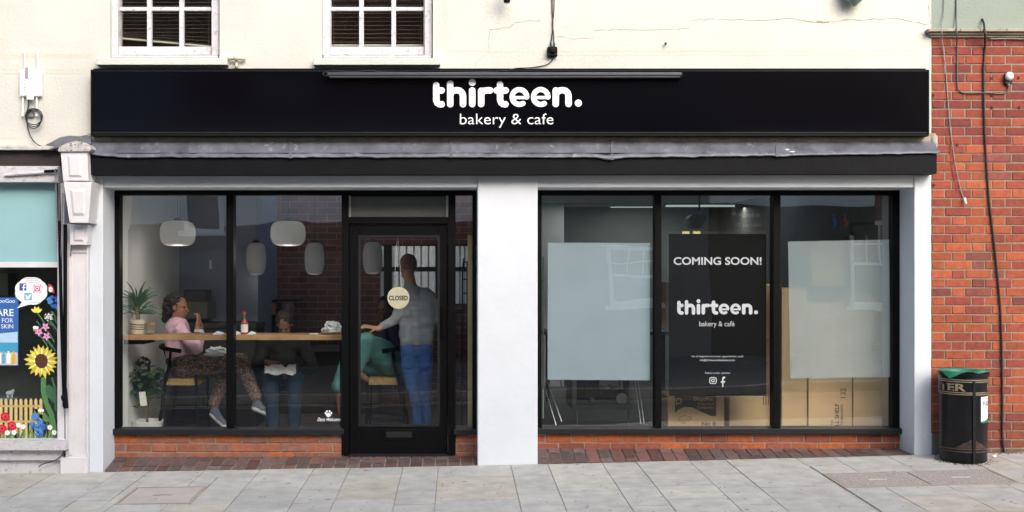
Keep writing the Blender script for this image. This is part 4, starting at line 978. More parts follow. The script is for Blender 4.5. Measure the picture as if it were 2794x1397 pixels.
def cyl(r):
    def f(v): a = v[0]; return (BX+r*math.sin(a), BY-r*math.cos(a), v[2])   # x is an angle, y ignored
    return f
def bin_text(mbx, txt, a0, a1, py, h, r, off):
    t = MB(); t.text(txt, a0, a1, 0, 0, off=off, ext=.0001, world=True)
    zs = [v.z for v in t.v]; zt = max(zs)
    hh = h*S
    for f in t.f[:len(t.f)//2]:
        mbx.quad([(BX+r*math.sin(t.v[i].x), BY-r*math.cos(t.v[i].x), bz(py)+t.v[i].z/zt*hh) for i in f])
b = MB(); bin_text(b, 'LITTER', R(-140), R(-19), 1061, 19, BR+.0075, .03); bin_text(b, 'LITTER', R(46), R(166), 1061, 19, BR+.0075, .03); b.build('lettering', mat('gold_letter', (.27, .23, .155), .5, var=.3, vs=30), bn)
b = MB(); b.warp = None
b.box((BX-.012, BY-BR-.011, zb), (BX+.012, BY-BR+.004, bz(1035))); b.build('door_edge', BINM, bn, bevel=.002)
b = MB(); b.ell((BX-.003, BY-BR-.012, bz(1038)), (.012, .006, .012), 10, 8); b.build('hinge_lock', BINM, bn)
b = MB()
def curved(mbx, a0, a1, y0, y1, r, n=8, c=None):
    for i in range(n):
        a, a_ = a0+(a1-a0)*i/n, a0+(a1-a0)*(i+1)/n
        mbx.quad([(BX+r*math.sin(a), BY-r*math.cos(a), bz(y1)), (BX+r*math.sin(a_), BY-r*math.cos(a_), bz(y1)), (BX+r*math.sin(a_), BY-r*math.cos(a_), bz(y0)), (BX+r*math.sin(a), BY-r*math.cos(a), bz(y0))], c)
curved(b, R(21), R(68), 1077, 1146, BR+.001); pst = b.build('notice', pmat('notice_white', (232, 236, 236)), bn)
b = MB(); curved(b, R(21), R(68), 1143, 1147, BR+.002)
pts = []
for i in range(9):
    a = R(21)+(R(68)-R(21))*i/8; yy = 1143-11*(i/8)**1.4
    pts.append(((BX+(BR+.002)*math.sin(a), BY-(BR+.002)*math.cos(a), bz(yy)), (BX+(BR+.002)*math.sin(a), BY-(BR+.002)*math.cos(a), bz(1143))))
for i in range(8): b.quad([pts[i][1], pts[i+1][1], pts[i+1][0], pts[i][0]])
b.build('green_corner', pmat('notice_green', (20, 120, 80)), pst)
b = MB(); bin_text(b, 'FULL', R(28), R(61), 1101, 12, BR+.002, .02); bin_text(b, 'IF THIS BIN IS', R(29), R(60), 1086, 4, BR+.002, .0); bin_text(b, 'please tell the council', R(30), R(60), 1111, 2.6, BR+.002, 0); bin_text(b, 'so that we can empty it', R(30), R(60), 1117, 2.6, BR+.002, 0); b.build('lettering', pmat('notice_ink', (40, 90, 85)), pst)
b = MB(); b.tube([(BX+BR+.012, BY, bz(1110)), (BX+BR+.018, BY, bz(1140)), (BX+BR+.014, BY, bz(1172))], .007, 8); b.build('side_handle', BINM, bn)
RUST = mat('rust', (.05, .026, .017), .8, var=.7, vs=14, bump=.4)
b = MB()
for i in range(24):
    a0, a1 = R(-48+i*4), R(-44+i*4)
    tp = lambda a: 1216-max(0, 34-abs(math.degrees(a)+2)*.75)*.8-2*noise.noise(Vector((a*9, 0, 0)))
    for y0a, y0b, y1 in ((tp(a0), tp(a1), 1215), ):
        r = BR+.0012
        if min(y0a, y0b) < 1214: b.quad([(BX+r*math.sin(a0), BY-r*math.cos(a0), bz(y1)), (BX+r*math.sin(a1), BY-r*math.cos(a1), bz(y1)), (BX+r*math.sin(a1), BY-r*math.cos(a1), bz(y0b)), (BX+r*math.sin(a0), BY-r*math.cos(a0), bz(y0a))])
b.build('rust_patch', RUST, bn)
lg = MB(); n = 64; vs_ = []
for i in range(n+1):
    a = 2*math.pi*i/n; drop = 1+4*noise.noise(Vector((math.cos(a)*2, math.sin(a)*2, 2)))
    ad = (math.degrees(a)+90) % 360; dl = abs((ad-270+180) % 360-180)        # left front hangs lowest
    drop += 18*max(0, 1-abs(((math.degrees(a)-215+180) % 360)-180)/26)
    wv = .004*noise.noise(Vector((math.cos(a)*6, math.sin(a)*6, 5)))
    for r, dy in ((BR-.03, 20), (BR-.012, 2), (BR+.002, -1), (BR+.016+wv, 0), (BR+.020+wv, drop)):
        vs_.append((BX+r*math.cos(a), BY+r*math.sin(a), bz(1010+dy)+wv))
lg.add(vs_, [(i*5+j, i*5+j+1, (i+1)*5+j+1, (i+1)*5+j) for i in range(n) for j in range(4)]); lg.ell((BX+.09, BY-BR*.7, bz(1010)), (.05, .03, .015))
lg.build('bin_liner', mat('green_liner', (.02, .17, .105), .35, var=.2, vs=20), bn, smooth=True)
b = MB()
rr = random.Random(5)
for k in range(260):
    t = rr.random()
    if t < .5: a = rr.uniform(0, 2*math.pi); r = BR+abs(rr.gauss(.02, .02)); x, y = BX+r*math.cos(a), BY+r*math.sin(a)
    else: x = rr.uniform(PX(2545), PX(2790)); y = -abs(rr.gauss(.0, .03))-.004
    if y > -.005: continue
    b.ell((x, y, zg(x, y)+.001), (rr.uniform(.003, .012), rr.uniform(.003, .01), .003), 6, 4)
tag(b.build('leaf_litter', mat('debris', (.16, .13, .10), .95, var=.5, vs=60), org=(BX, BY, zb)), 'scattered dirt and leaf bits along the foot of the brick wall', 'debris', kind='stuff')
b = MB()
rr = random.Random(9)
for k in range(230):
    x = rr.uniform(-4.2, 4.6); y = rr.uniform(-1.8, -.02)
    s = rr.uniform(.003, .012); b.ell((x, y, zg(x, y)+.001), (s*rr.uniform(.6, 2), s, .0015), 6, 4)
tag(b.build('grit', mat('specks', (.2, .19, .17), .95, var=.4, vs=60), org=(0, 0, 0)), 'tiny scattered specks of grit over the paving', 'grit', kind='stuff')
b = MB(); c_ = G(2712, 1249); b.ell((c_.x, c_.y, c_.z+.012), (.018, .014, .012), 8, 6); b.ell((c_.x+.012, c_.y, c_.z+.018), (.01, .01, .008), 8, 6)
tag(b.build('paper_scrap', WPLAST), 'crumpled white scrap on the ground right of the litter bin', 'litter')
# ================= INTERIORS =================
FL = .035
XA, XB = PX(310, .42)+.02, PX(1303)                     # left room
WW = mat('white_wall', (.72, .72, .71), .7, var=.04, vs=3)
BG = mat('reflection_tint_wall', (.30, .33, .42), .7, var=.06, vs=2)  # wall colour stands in for a blue-grey reflection in the shop glass
IB = brick_mat('inside_brick', (.30, .12, .10), (.19, .075, .065), (.34, .27, .24))
FLM = mat('floor_boards', (.22, .18, .15), .45, var=.3, vs=5)
b = MB(); b.quad([(XA, .4, FL), (PX(1385), .4, FL), (PX(1385), 3.8, FL), (XA, 3.8, FL)]); b.build('cafe_floor', FLM, bld)
b = MB(); b.box((XA, .4, 2.95), (PX(1385), 2.7, 3.0)); b.box((XA, 3.7, 2.95), (PX(1385), 3.95, 3.0)); b.box((XA, 2.7, 2.95), (XA+.2, 3.7, 3.0)); b.build('cafe_ceiling', WW, bld)
b = MB(); b.quad([(XA+.2, 2.7, 3.0), (PX(1385), 2.7, 3.0), (PX(1385), 3.7, 3.0), (XA+.2, 3.7, 3.0)])
rl_ = b.build('added_rooflight', film_mat('added_rooflight_glass', (.9, .9, .9), .6), bld); b = MB()  # unseen roof opening with bars, added to let daylight brighten the cafe
for k in range(6): b.box((XA+.2+k*.85, 2.7, 2.96), (XA+.24+k*.85, 3.7, 2.995))
b.build('added_rooflight_bar', WPAINT, rl_)
b = MB(); b.quad([(XA, .42, FL), (XA, 2.56, FL), (XA, 2.56, 2.95), (XA, .42, 2.95)]); b.build('inside_wall', WW, bld)
xb_ = PX(704, 2.56)
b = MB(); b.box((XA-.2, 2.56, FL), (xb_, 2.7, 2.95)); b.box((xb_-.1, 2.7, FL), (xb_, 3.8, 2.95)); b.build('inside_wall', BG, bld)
b = MB(); wx0, wx1, wz0, wz1 = PX(1036, 3.8), PX(1330, 3.8), PZ(831, 3.8), PZ(670, 3.8)
XE = PX(1385)+.4
b.box((xb_, 3.8, FL), (wx0, 3.95, 2.95)); b.box((wx0, 3.8, wz1), (wx1, 3.95, 2.95)); b.box((wx0, 3.8, FL), (wx1, 3.95, wz0)); b.box((wx1, 3.8, FL), (XE, 3.95, 2.95)); b.build('inside_brick_wall', IB, bld)
XP = PX(1385)
b = MB(); b.box((XP-.05, .42, FL), (XP+.05, 7.3, 2.95)); b.build('party_wall', mat('grey_wall', (.22, .22, .215), .8, var=.06, vs=2), bld)
# rear window of frosted panes with bars
FR = mat('rear_frame', (.03, .03, .032), .5)
b = MB(); s3 = lambda a, c, d, e: b.bp(a, c, d, e, 3.80, 3.88)
s3(1034, 667, 1332, 671); s3(1034, 728, 1332, 741); s3(1034, 829, 1332, 833); s3(1047, 671, 1069, 728); s3(1047, 741, 1069, 829); s3(1190, 671, 1243, 728); s3(1190, 741, 1243, 829)
rw = b.build('rear_window', FR, bld)
b = MB()
for q in list(range(1089, 1190, 20))+[1255, 1268, 1285]: b.tube([P(q, 669, 4.05), P(q, 830, 4.05)], .009, 6)
b.build('security_bar', DARK, rw)
b = MB(); b.quad([P(1036, 831, 3.87), P(1332, 831, 3.87), P(1332, 670, 3.87), P(1036, 670, 3.87)])
fm = film_mat('frosted', (.85, .88, .86), .55); b.build('frosted_pane', fm, rw)
b = MB(); b.box((-.9, 6.2, 0), (1.5, 6.3, 5)); tag(b.build('yard_wall', mat('yard_white', (.80, .80, .78), .8, var=.05)), 'white yard wall seen through the barred rear window', 'wall')
# window counter
OAK = mat('oak', (.34, .20, .095), .45, var=.3, vs=4, bump=.1)
ct = thing('window_counter', 'long light wooden breakfast bar across the left window', 'counter', P(630, 928, .62))
b = MB(); b.box((PX(324, .42)+.02, .47, PZ(928, .47)), (PX(934, .42), .85, PZ(914.5, .47))); b.build('counter_top', OAK, ct, bevel=.003)
b = MB(); b.box((PX(324, .42)+.02, .50, PZ(940, .47)), (PX(345), .84, PZ(928.6, .47))); b.box((PX(924, .42), .50, 0.04), (PX(930, .42), .60, PZ(928.6, .47))); b.build('support', BLACKD, ct)
ZC = PZ(914.5, .47)
# pendant lamps
LS = mat('opal_shade', (.86, .87, .88), .35, var=.02, trans=.3)
def pendant(px, py, Y, w, h, label, group, cord_r=.003):
    c_ = P(px, py, Y); t = thing('pendant_lamp', label, 'lamp', c_, group); b = MB(); prof = []
    for k in range(25):
        a = math.pi*(k/24)-math.pi/2; rr = w/2*max(0, math.cos(a))**.42; zz = h/2*math.copysign(abs(math.sin(a))**.85, math.sin(a))
        prof.append((max(rr, w*.20 if k in (0, 24) else rr), c_.z+zz))
    seg = 96; vs_ = []
    for r, z in prof:
        for k in range(seg):
            rib = 1+.012*(1 if k % 2 else -1); a = 2*math.pi*k/seg; vs_.append((c_.x+r*rib*math.cos(a), c_.y+r*rib*math.sin(a), z))
    b.add(vs_, [(i*seg+k, i*seg+(k+1) % seg, (i+1)*seg+(k+1) % seg, (i+1)*seg+k) for i in range(24) for k in range(seg)]); b.build('lamp_shade', LS, t, smooth='auto')
    b = MB(); b.lathe([(.004, c_.z+h/2+.035), (.025, c_.z+h/2+.03), (.042, c_.z+h/2+.012), (.042, c_.z+h/2-.004)], c_.x, c_.y, 20); b.build('lamp_cap', mat('bronze', (.07, .045, .035), .4, metal=.4), t, smooth='auto')
    b = MB(); b.tube([(c_.x, c_.y, c_.z+h/2+.02), (c_.x, c_.y, 2.94)], cord_r, 6); b.build('cord', CABLEB, t)
    ld = bpy.data.lights.new('lamp_glow', 'POINT'); ld.energy = .9 if w > .3 else .12; ld.color = (1, .93, .86); ld.shadow_soft_size = .07; lo = bpy.data.objects.new('lamp_glow', ld); col.objects.link(lo); lo.parent = t; lo.location = (0, 0, -h/2-.08)
    return t
pendant(485, 637, 1.1, .325, .235, 'round ribbed white pendant lamp above the spiky potted plant', 'round ribbed pendant lamps')
pendant(786, 637, 1.1, .325, .235, 'round ribbed white pendant lamp against the brick wall, above the man in black', 'round ribbed pendant lamps')
pendant(699, 706, 2.4, .205, .34, 'tall oval pendant lamp at the corner of the wall tinted blue grey as a reflection', 'tall oval pendant lamps', .002)
pendant(858, 706, 2.4, .205, .34, 'tall oval pendant lamp against the dark brick wall left of the door', 'tall oval pendant lamps', .002)
pendant(1017, 704, 2.4, .205, .34, 'tall oval pendant lamp seen through the door glass', 'tall oval pendant lamps', .002)
# things on the counter
pt = thing('potted_dracaena', 'spiky palm like plant in a striped cream pot on the window counter', 'plant', (PX(376, .62), .62, ZC))
cx, cy = PX(376, .62), .62; sc_ = (D+.62)/F
b = MB(); b.lathe([(.0, ZC+.001), (.057, ZC+.001), (.062, ZC+.02), (.071, ZC+.125), (.071, ZC+.132), (.064, ZC+.132), (.06, ZC+.11), (0, ZC+.11)], cx, cy, 32, close=False); p1 = b.build('pot', mat('cream_pot', (.56, .48, .37), .7, var=.1, vs=20), pt, smooth='auto')
b = MB()
for z0, z1 in ((.085, .094), (.066, .071), (.045, .052)):
    for k in range(32):
        a0, a1 = 2*math.pi*k/32, 2*math.pi*(k+1)/32; rr = lambda z: .0625+(z-.02)/.105*.009+.0012
        wv = .004*math.sin(a0*2), .004*math.sin(a1*2)
        b.quad([(cx+rr(z0)*math.cos(a0), cy+rr(z0)*math.sin(a0), ZC+z0+wv[0]), (cx+rr(z0)*math.cos(a1), cy+rr(z0)*math.sin(a1), ZC+z0+wv[1]), (cx+rr(z1)*math.cos(a1), cy+rr(z1)*math.sin(a1), ZC+z1+wv[1]), (cx+rr(z1)*math.cos(a0), cy+rr(z1)*math.sin(a0), ZC+z1+wv[0])])
b.build('stripe', mat('pot_stripe', (.06, .05, .05), .7), p1)
b = MB(); b.tube([(cx-.005, cy, ZC+.11), (cx-.012, cy, ZC+.19), (cx-.004, cy, ZC+.26)], .011, 8); b.tube([(cx+.01, cy, ZC+.11), (cx+.012, cy+.01, ZC+.2)], .009, 8); b.build('stem', mat('cane', (.16, .12, .07), .8, var=.3, vs=30), pt)
LF = mat('long_leaf', (.045, .095, .05), .5, var=.4, vs=12); b = MB(); rr = random.Random(2)
for k in range(58):
    az = rr.uniform(0, 6.28); el = R(rr.uniform(5, 80)); L = rr.uniform(.17, .27); dr = rr.uniform(.3, .9); p = Vector((cx-.003, cy, ZC+rr.uniform(.17, .27))); d = Vector((math.cos(az)*math.cos(el), math.sin(az)*math.cos(el)*.7, math.sin(el))); pts = [p.copy()]
    for i in range(7): d = (d+Vector((0, 0, -dr*.16*(i+1)/3))).normalized(); p = p+d*L/7; pts.append(p.copy())
    for i in range(7):
        s = (pts[i+1]-pts[i]).normalized().cross(Vector((0, -1, .3))).normalized(); w0 = .0075*math.sin(math.pi*(i+.6)/8)+.0008; w1 = .0075*math.sin(math.pi*(i+1.6)/8)+.0002
        b.quad([pts[i]-s*w0, pts[i+1]-s*w1, pts[i+1]+s*w1, pts[i]+s*w0])
b.build('leaves', LF, pt)
jr = thing('storage_jar', 'small glass jar with a wooden lid beside the striped pot', 'jar', (PX(412, .62), .62, ZC)); jx = PX(412, .62)
b = MB(); b.lathe([(.04, ZC+.001), (.043, ZC+.01), (.043, ZC+.085)], jx, .62, 24); b.build('glass', film_mat('jar_glass', (.35, .36, .34), .6), jr, smooth='auto')
b = MB(); b.lathe([(.045, ZC+.086), (.045, ZC+.105)], jx, .62, 24); b.build('lid', OAK, jr)
b = MB(); [b.ell((jx+rr.uniform(-.028, .028), .62+rr.uniform(-.028, .028), ZC+rr.uniform(.008, .035)), (.008, .008, .006), 6, 4) for _ in range(40)]; b.build('sugar_lumps', mat('sugar', (.5, .32, .2), .8, var=.4, vs=60), jr)
sb_ = thing('sauce_bottle', 'red sauce bottle with a green neck label and red cap on the counter', 'bottle', (PX(667, .6), .6, ZC)); sx = PX(667, .6)
b = MB(); b.lathe([(.0, ZC+.001), (.03, ZC+.001), (.031, ZC+.10), (.024, ZC+.12), (.012, ZC+.135), (.011, ZC+.15)], sx, .6, 24, close=False); b.build('bottle_body', mat('red_sauce', (.36, .035, .02), .15, var=.1), sb_, smooth='auto')
b = MB(); b.lathe([(.0125, ZC+.135), (.0125, ZC+.175)], sx, .6, 16); b.build('neck_label', mat('green_label', (.03, .16, .07), .5), sb_)
b = MB(); b.lathe([(.015, ZC+.176), (.015, ZC+.203)], sx, .6, 16); b.build('cap', mat('red_cap', (.5, .03, .03), .4), sb_)
b = MB(); b.lathe([(.0322, ZC+.02), (.0322, ZC+.09)], sx, .6, 24, close=False); b.build('label', mat('white_label', (.72, .72, .70), .6), sb_)
def crumple(name, label, cat, c_, r, m, seed, group=None, n=18, par=None):
    b = MB(); rr = random.Random(seed); vs_ = []; rg_, sg_ = 12, n
    for i in range(rg_+1):
        th = math.pi*i/rg_
        for k in range(sg_):
            ph = 2*math.pi*k/sg_; v = Vector((math.sin(th)*math.cos(ph), math.sin(th)*math.sin(ph), math.cos(th))); q = 1+.55*noise.noise(v*2.2+Vector((seed, 0, 0)))+.3*noise.noise(v*5+Vector((0, seed, 0)))
            z = v.z*r[2]*q; vs_.append((c_[0]+v.x*r[0]*q, c_[1]+v.y*r[1]*q, max(c_[2]-r[2]*.6, c_[2]+z)))
    b.add(vs_, [(i*sg_+k, (i+1)*sg_+k, (i+1)*sg_+(k+1) % sg_, i*sg_+(k+1) % sg_) for i in range(rg_) for k in range(sg_)])
    return tag(b.build(name, m, par), label, cat, group)
PAP = mat('tissue', (.66, .67, .68), .8, var=.06, vs=30)
crumple('crumpled_paper', 'crumpled white food wrapper at the right end of the window counter', 'wrapper', (PX(905, .62), .62, ZC+.05), (.08, .06, .062), PAP, 3)
b = MB(); b.ell((PX(905, .62), .62, ZC+.018), (.095, .07, .016), 20, 8); tag(b.build('paper_tray', mat('kraft', (.35, .27, .19), .8)), 'shallow brown tray under the crumpled wrapper', 'tray')
def napkin(px, w, label, seed):
    rr = random.Random(seed); b = MB(); X, Y = PX(px, .6), .6
    b.add([(X-w, Y-.05, ZC+.002), (X+w, Y-.06, ZC+.003), (X+w*.8, Y+.05, ZC+.012), (X-w*.9, Y+.06, ZC+.006), (X-w*.2, Y, ZC+.03), (X+w*.5, Y-.02, ZC+.022)], [(0, 1, 5, 4), (1, 2, 5), (2, 3, 4, 5), (3, 0, 4)]); tag(b.build('paper_napkin', PAP), label, 'napkin', 'paper napkins on the counter')
napkin(648, .035, 'white napkin left of the sauce bottle', 1); napkin(688, .038, 'white napkin right of the sauce bottle', 2); napkin(597, .05, 'flat white napkin left of the window mullion', 3)
b = MB(); b.box((PX(845, .6), .58, ZC+.001), (PX(868, .6), .62, ZC+.009)); tag(b.build('phone', WPLAST, bevel=.002), 'small white slim object lying on the counter near the wrapper', 'phone')
# ficus
fx, fy = PX(402, .95), .95
pf = thing('potted_ficus', 'bushy green plant in a white pot on the cafe floor, price tag hanging', 'plant', (fx, fy, FL))
b = MB(); b.lathe([(.0, FL), (.10, FL), (.145, FL+.2), (.15, FL+.215), (.14, FL+.215), (.13, FL+.18), (0, FL+.18)], fx, fy, 32, close=False); b.build('pot', WPLAST, pf, smooth='auto')
b = MB(); tz = FL+.18; b.tube([(fx, fy, tz), (fx-.005, fy, tz+.1), (fx+.008, fy, tz+.22), (fx, fy, tz+.35), (fx-.02, fy, tz+.5)], .013, 8); b.tube([(fx, fy, tz+.25), (fx+.07, fy, tz+.42)], .007, 6); b.tube([(fx, fy, tz+.25), (fx-.1, fy, tz+.4)], .007, 6); b.build('trunk', mat('bark', (.14, .10, .07), .8, var=.3, vs=30), pf)
b = MB(); rr = random.Random(4)
for k in range(330):
    v = Vector((rr.gauss(0, .075), rr.gauss(0, .07), rr.gauss(0, .085))); c_ = Vector((fx-.01, fy, PZ(1045, fy)))+v
    if k > 290: c_ = Vector((fx-.03+rr.uniform(-.06, .05), fy, PZ(rr.uniform(975, 1000), fy)))
    u = Vector((rr.uniform(-1, 1), rr.uniform(-1, 1), rr.uniform(-.5, .5))).normalized(); s = u.cross(Vector((rr.uniform(-.5, .5), rr.uniform(-.5, .5), 1))).normalized(); L, W_ = rr.uniform(.03, .052), rr.uniform(.016, .027)
    if k > 290: L *= .7; W_ *= .6
    g = rr.uniform(.6, 1.5); b.quad([c_-u*L, c_-u*L*.3-s*W_, c_+u*L*.5-s*W_*.8, c_+u*L, c_+u*L*.5+s*W_*.8, c_-u*L*.3+s*W_], (.035*g, .085*g, .025*g))
b.build('leaves', mat('ficus_leaf', (.04, .09, .03), .4, attr=True, var=.3, vs=20), pf)
b = MB(); b.add([P(379, 1070, .78), P(396, 1068, .78), P(402, 1106, .78), P(383, 1108, .78)], [(3, 2, 1, 0)]); b.build('price_tag', pmat('tag_white', (215, 215, 210)), pf)
b = MB(); b.box((PX(466, 1.9), 1.9, FL), (PX(640, 1.9), 2.4, PZ(1074, 1.9))); b.box((PX(464, 1.9), 1.88, PZ(1074, 1.9)), (PX(642, 1.9), 2.42, PZ(1070, 1.9))); tag(b.build('low_cabinet', mat('navy', (.02, .022, .035), .6, var=.3, vs=30), bevel=.004), 'low dark navy cabinet behind the counter chair', 'cabinet')
# counter chair: curved arm rail, leaning legs, woven seat
WOV = mat('paper_cord', (.50, .34, .13), .8, var=.3, vs=40, bump=.5, bs=120)
def chair(px, Y, label, flip=1, zs=None):
    s = (Y+D)/F; X = lambda q: PX(px, Y)+(q)*s*flip; zt = PZ(1027, Y)
    t = thing('counter_chair', label, 'chair', (PX(px, Y), Y, FL), 'black wooden counter chairs with woven seats')
    w2 = .22
    b = MB(); xa, xb_ = X(-40), X(42); b.box((xa+.01, Y-w2+.01, zt-.045), (xb_-.01, Y+w2-.01, zt))
    b.build('seat', WOV, t, bevel=.016, seg=3)
    b = MB()
    for yy in (Y-w2, Y+w2): b.slab((xa, yy, zt-.045), (xb_, yy, zt-.045), .02, .03)
    for xx in (xa, xb_): b.slab((xx, Y-w2, zt-.05), (xx, Y+w2, zt-.05), .02, .03)
    b.build('seat_rail', WOV, t)
    top = PZ(952, Y)
    for sgn in (-1, 1):
        yy = Y+sgn*w2
        b = MB(); b.tube([(X(-62), yy, FL), (X(-48), yy, zt*.55), (X(-38), yy, zt), (X(-28), yy, zt+.12), (X(-24), yy, top)], .016, 8, rad=[.012, .017, .019, .016, .012]); b.build('leg', BLACKD, t, smooth='auto')
        b = MB(); b.tube([(X(48), yy, FL), (X(45), yy, zt*.6), (X(43), yy, zt+.04)], .016, 8, rad=[.012, .015, .015]); b.build('leg', BLACKD, t, smooth='auto')
        b = MB(); b.tube([(X(-58), yy, FL+.14), (X(48), yy, FL+.17)], .010, 8); b.build('stretcher', BLACKD, t)
    b = MB(); b.tube([(X(48), Y-w2, FL+.25), (X(48), Y+w2, FL+.25)], .011, 8); b.build('footrest', BLACKD, t)
    b = MB(); pts = []
    for a in range(-100, 101, 20): pts.append((X(-28)-flip*.13*math.cos(R(a))+flip*0, Y+(w2+.02)*math.sin(R(a)), top+.012+.02*math.cos(R(a))))
    pts = [(X(5), Y-w2-.02, top-.005)]+pts+[(X(5), Y+w2+.02, top-.005)]
    b.tube(pts, .02, 8, flat=.014); b.build('arm_rail', BLACKD, t, smooth='auto')
    b = MB(); b.tube([(X(-38)-flip*.0, Y, zt), (X(-28)-flip*.12, Y, top+.02)], .008, 6); b.build('back_spindle', BLACKD, t)
    return t
chair(507, 1.2, 'black counter chair with woven seat carrying the woman in pink')
chair(1052, 1.66, 'black counter chair with woven seat behind the door glass', -1)
TEALM = mat('teal_metal', (.06, .16, .17), .4, var=.1)
t = thing('tubular_stool', 'teal tubular metal stool under the man in black', 'stool', (PX(770, 1.45), 1.45, FL)); cx, cy = PX(770, 1.45), 1.45; z = PZ(1062, 1.45)+.02
b = MB(); b.lathe([(.0, z), (.19, z), (.2, z-.015), (.19, z-.035), (0, z-.035)], cx, cy, 28, close=False); b.build('seat', TEALM, t, smooth='auto')
for a in (45, 135, 225, 315):
    b = MB(); b.tube([(cx+.13*math.cos(R(a)), cy+.13*math.sin(R(a)), z-.03), (cx+.21*math.cos(R(a)), cy+.21*math.sin(R(a)), FL)], .011, 8); b.build('leg', TEALM, t)
# back of the left room: shelving clutter, wall things
sh = thing('shelf_unit', 'dark shelf unit against the brick wall behind the man in black', 'shelf', P(760, 915, 3.5))
b = MB(); b.bp(704, 818, 815, 822, 3.4, 3.75); b.bp(704, 862, 770, 865, 3.4, 3.75); b.bp(704, 822, 708, 1000, 3.4, 3.75); b.bp(733, 862, 745, 1000, 3.42, 3.5); b.build('frame', DARK, sh)
for x0, y0, x1, y1, c, l in ((722, 826, 752, 858, (190, 140, 120), 'salmon pink cut paper picture leaning on the rear shelf'), (770, 822, 802, 860, (150, 120, 118), 'grey and pink picture above the head of the man in black'), (728, 866, 742, 914, (120, 118, 118), 'tall narrow pale card on the lower rear shelf')):
    t = thing('picture', l, 'picture', P((x0+x1)/2, y1, 3.5)); b = MB(); b.bp(x0, y0, x1, y1, 3.38, 3.395); b.build('board', pmat('pic', c), t); b = MB(); b.pp([(x0+4, y1-4), (x0+12, y0+8), (x1-8, y0+4), (x1-14, y1-10)], 3.376, 3.379); b.build('motif', pmat('pic2', tuple(min(255, q+35) for q in c)), t)
for q, c in ((712, .03), (716, .05)):
    pass
t = thing('wall_switch', 'narrow white wall fitting on the wall tinted blue grey as a reflection', 'fitting', P(574, 734, 2.55)); b = MB(); b.bp(571, 709, 577, 734, 2.545, 2.56); b.build('plate', WPLAST, t); b = MB(); b.bp(573, 715, 575, 727, 2.541, 2.545); b.build('switch', WPLAST, t)
t = thing('coffee_machine', 'dark espresso machine silhouette on the rear worktop behind the woman in pink', 'machine', P(530, 880, 2.1))
b = MB(); b.bp(500, 790, 560, 826, 2.1, 2.4); b.build('hopper', mat('machine_grey', (.06, .06, .065), .4), t, bevel=.02); b = MB(); b.bp(468, 822, 566, 872, 2.05, 2.45); b.build('body', mat('machine_brown', (.11, .105, .08), .4), t, bevel=.02); b = MB(); b.bp(480, 872, 552, 880, 2.1, 2.4); b.build('drip_tray', DARK, t)
b = MB(); b.box((PX(466, 2.0), 1.98, PZ(895, 1.98)), (PX(700, 2.0), 2.5, PZ(882, 1.98))); b.box((PX(470, 2.0), 2.0, FL), (PX(698, 2.0), 2.48, PZ(895.5, 1.98))); tag(b.build('worktop', mat('dark_unit', (.03, .03, .035), .5)), 'long dark rear worktop along the wall tinted blue grey as a reflection', 'worktop')
t = thing('serving_counter', 'dark serving counter with a pale top edge behind the man in black', 'counter', P(880, 1100, 3.0))
b = MB(); b.bp(706, 960, 1030, 1150, 3.1, 3.6); b.build('front', mat('dark_front', (.035, .025, .022), .6, var=.3), t); b = MB(); b.bp(704, 950, 1032, 959.8, 3.05, 3.65); b.build('top', mat('top_grey', (.16, .15, .14), .4), t)
# wooden plank at the side light
b = MB(); b.box((PX(1276, .5), .46, FL), (PX(1290, .5), .50, PZ(642, .5))); tag(b.build('wooden_batten', mat('raw_pine', (.42, .35, .20), .7, var=.2, vs=6)), 'tall raw pine batten standing in the narrow side light', 'batten')
t = thing('wall_rack', 'dark ladder like rack seen in the side light left of the batten', 'rack', P(1268, 1000, 1.6)); b = MB(); b.tube([P(1266, 705, 1.6), P(1262, 740, 1.6), P(1260, 1160, 1.7)], .009, 6); b.tube([P(1275, 712, 1.6), P(1275, 1160, 1.7)], .009, 6)
for y in (716, 762, 800, 840, 900, 960, 1030): b.slab(P(1262, y, 1.62), P(1276, y, 1.62), .02, .012)
b.build('rack_frame', DARK, t)
# hanging closed sign
cs = thing('closed_sign', 'round pale wooden CLOSED sign hanging inside the door glass', 'sign', P(1087, 843, .40)); Y = .40
b = MB(); c_ = P(1087, 812.5, Y); b.prism([(c_.x+30*(Y+D)/F*math.cos(2*math.pi*k/48), c_.z+30*(Y+D)/F*math.sin(2*math.pi*k/48)) for k in range(48)], Y, Y+.006); b.build('disc', mat('birch', (.66, .59, .44), .6, var=.08, vs=12), cs)
b = MB(); b.text('CLOSED', 1061, 1113, 819, Y-.001, h=12.5, ext=.0005, off=.035); b.build('lettering', mat('burnt', (.05, .04, .04), .7), cs)
b = MB(); b.tube([P(1075, 786, Y+.002), P(1084, 648, Y+.002)], .0015, 5); b.tube([P(1096, 786, Y+.002), P(1086, 648, Y+.002)], .0015, 5); b.build('string', PAP, cs)
# dogs welcome decal
dw = thing('dogs_welcome_decal', 'white paw print and curly lettering decal low on the cafe window', 'window decal', P(897, 1152, GY-.002)); Y = GY-.003; WD = pmat('decal_white', (225, 230, 235))
b = MB(); blob2(b, 896, 1132, 7, 5.5, Y, 16, .03)
for x, y in ((888, 1127), (892, 1122.5), (899.5, 1122.5), (904, 1127)): blob2(b, x, y, 2.4, 3, Y-.0003, 10)
b.build('paw_print', WD, dw)
b = MB()
def shear(v): return (v[0]+(v[2]-PZ(1149, Y))*.25, v[1], v[2])
b.warp = shear; b.text('Dogs Welcome', 866, 928, 1149, Y, h=9.5, ext=.0004, off=.015); b.build('lettering', WD, dw)

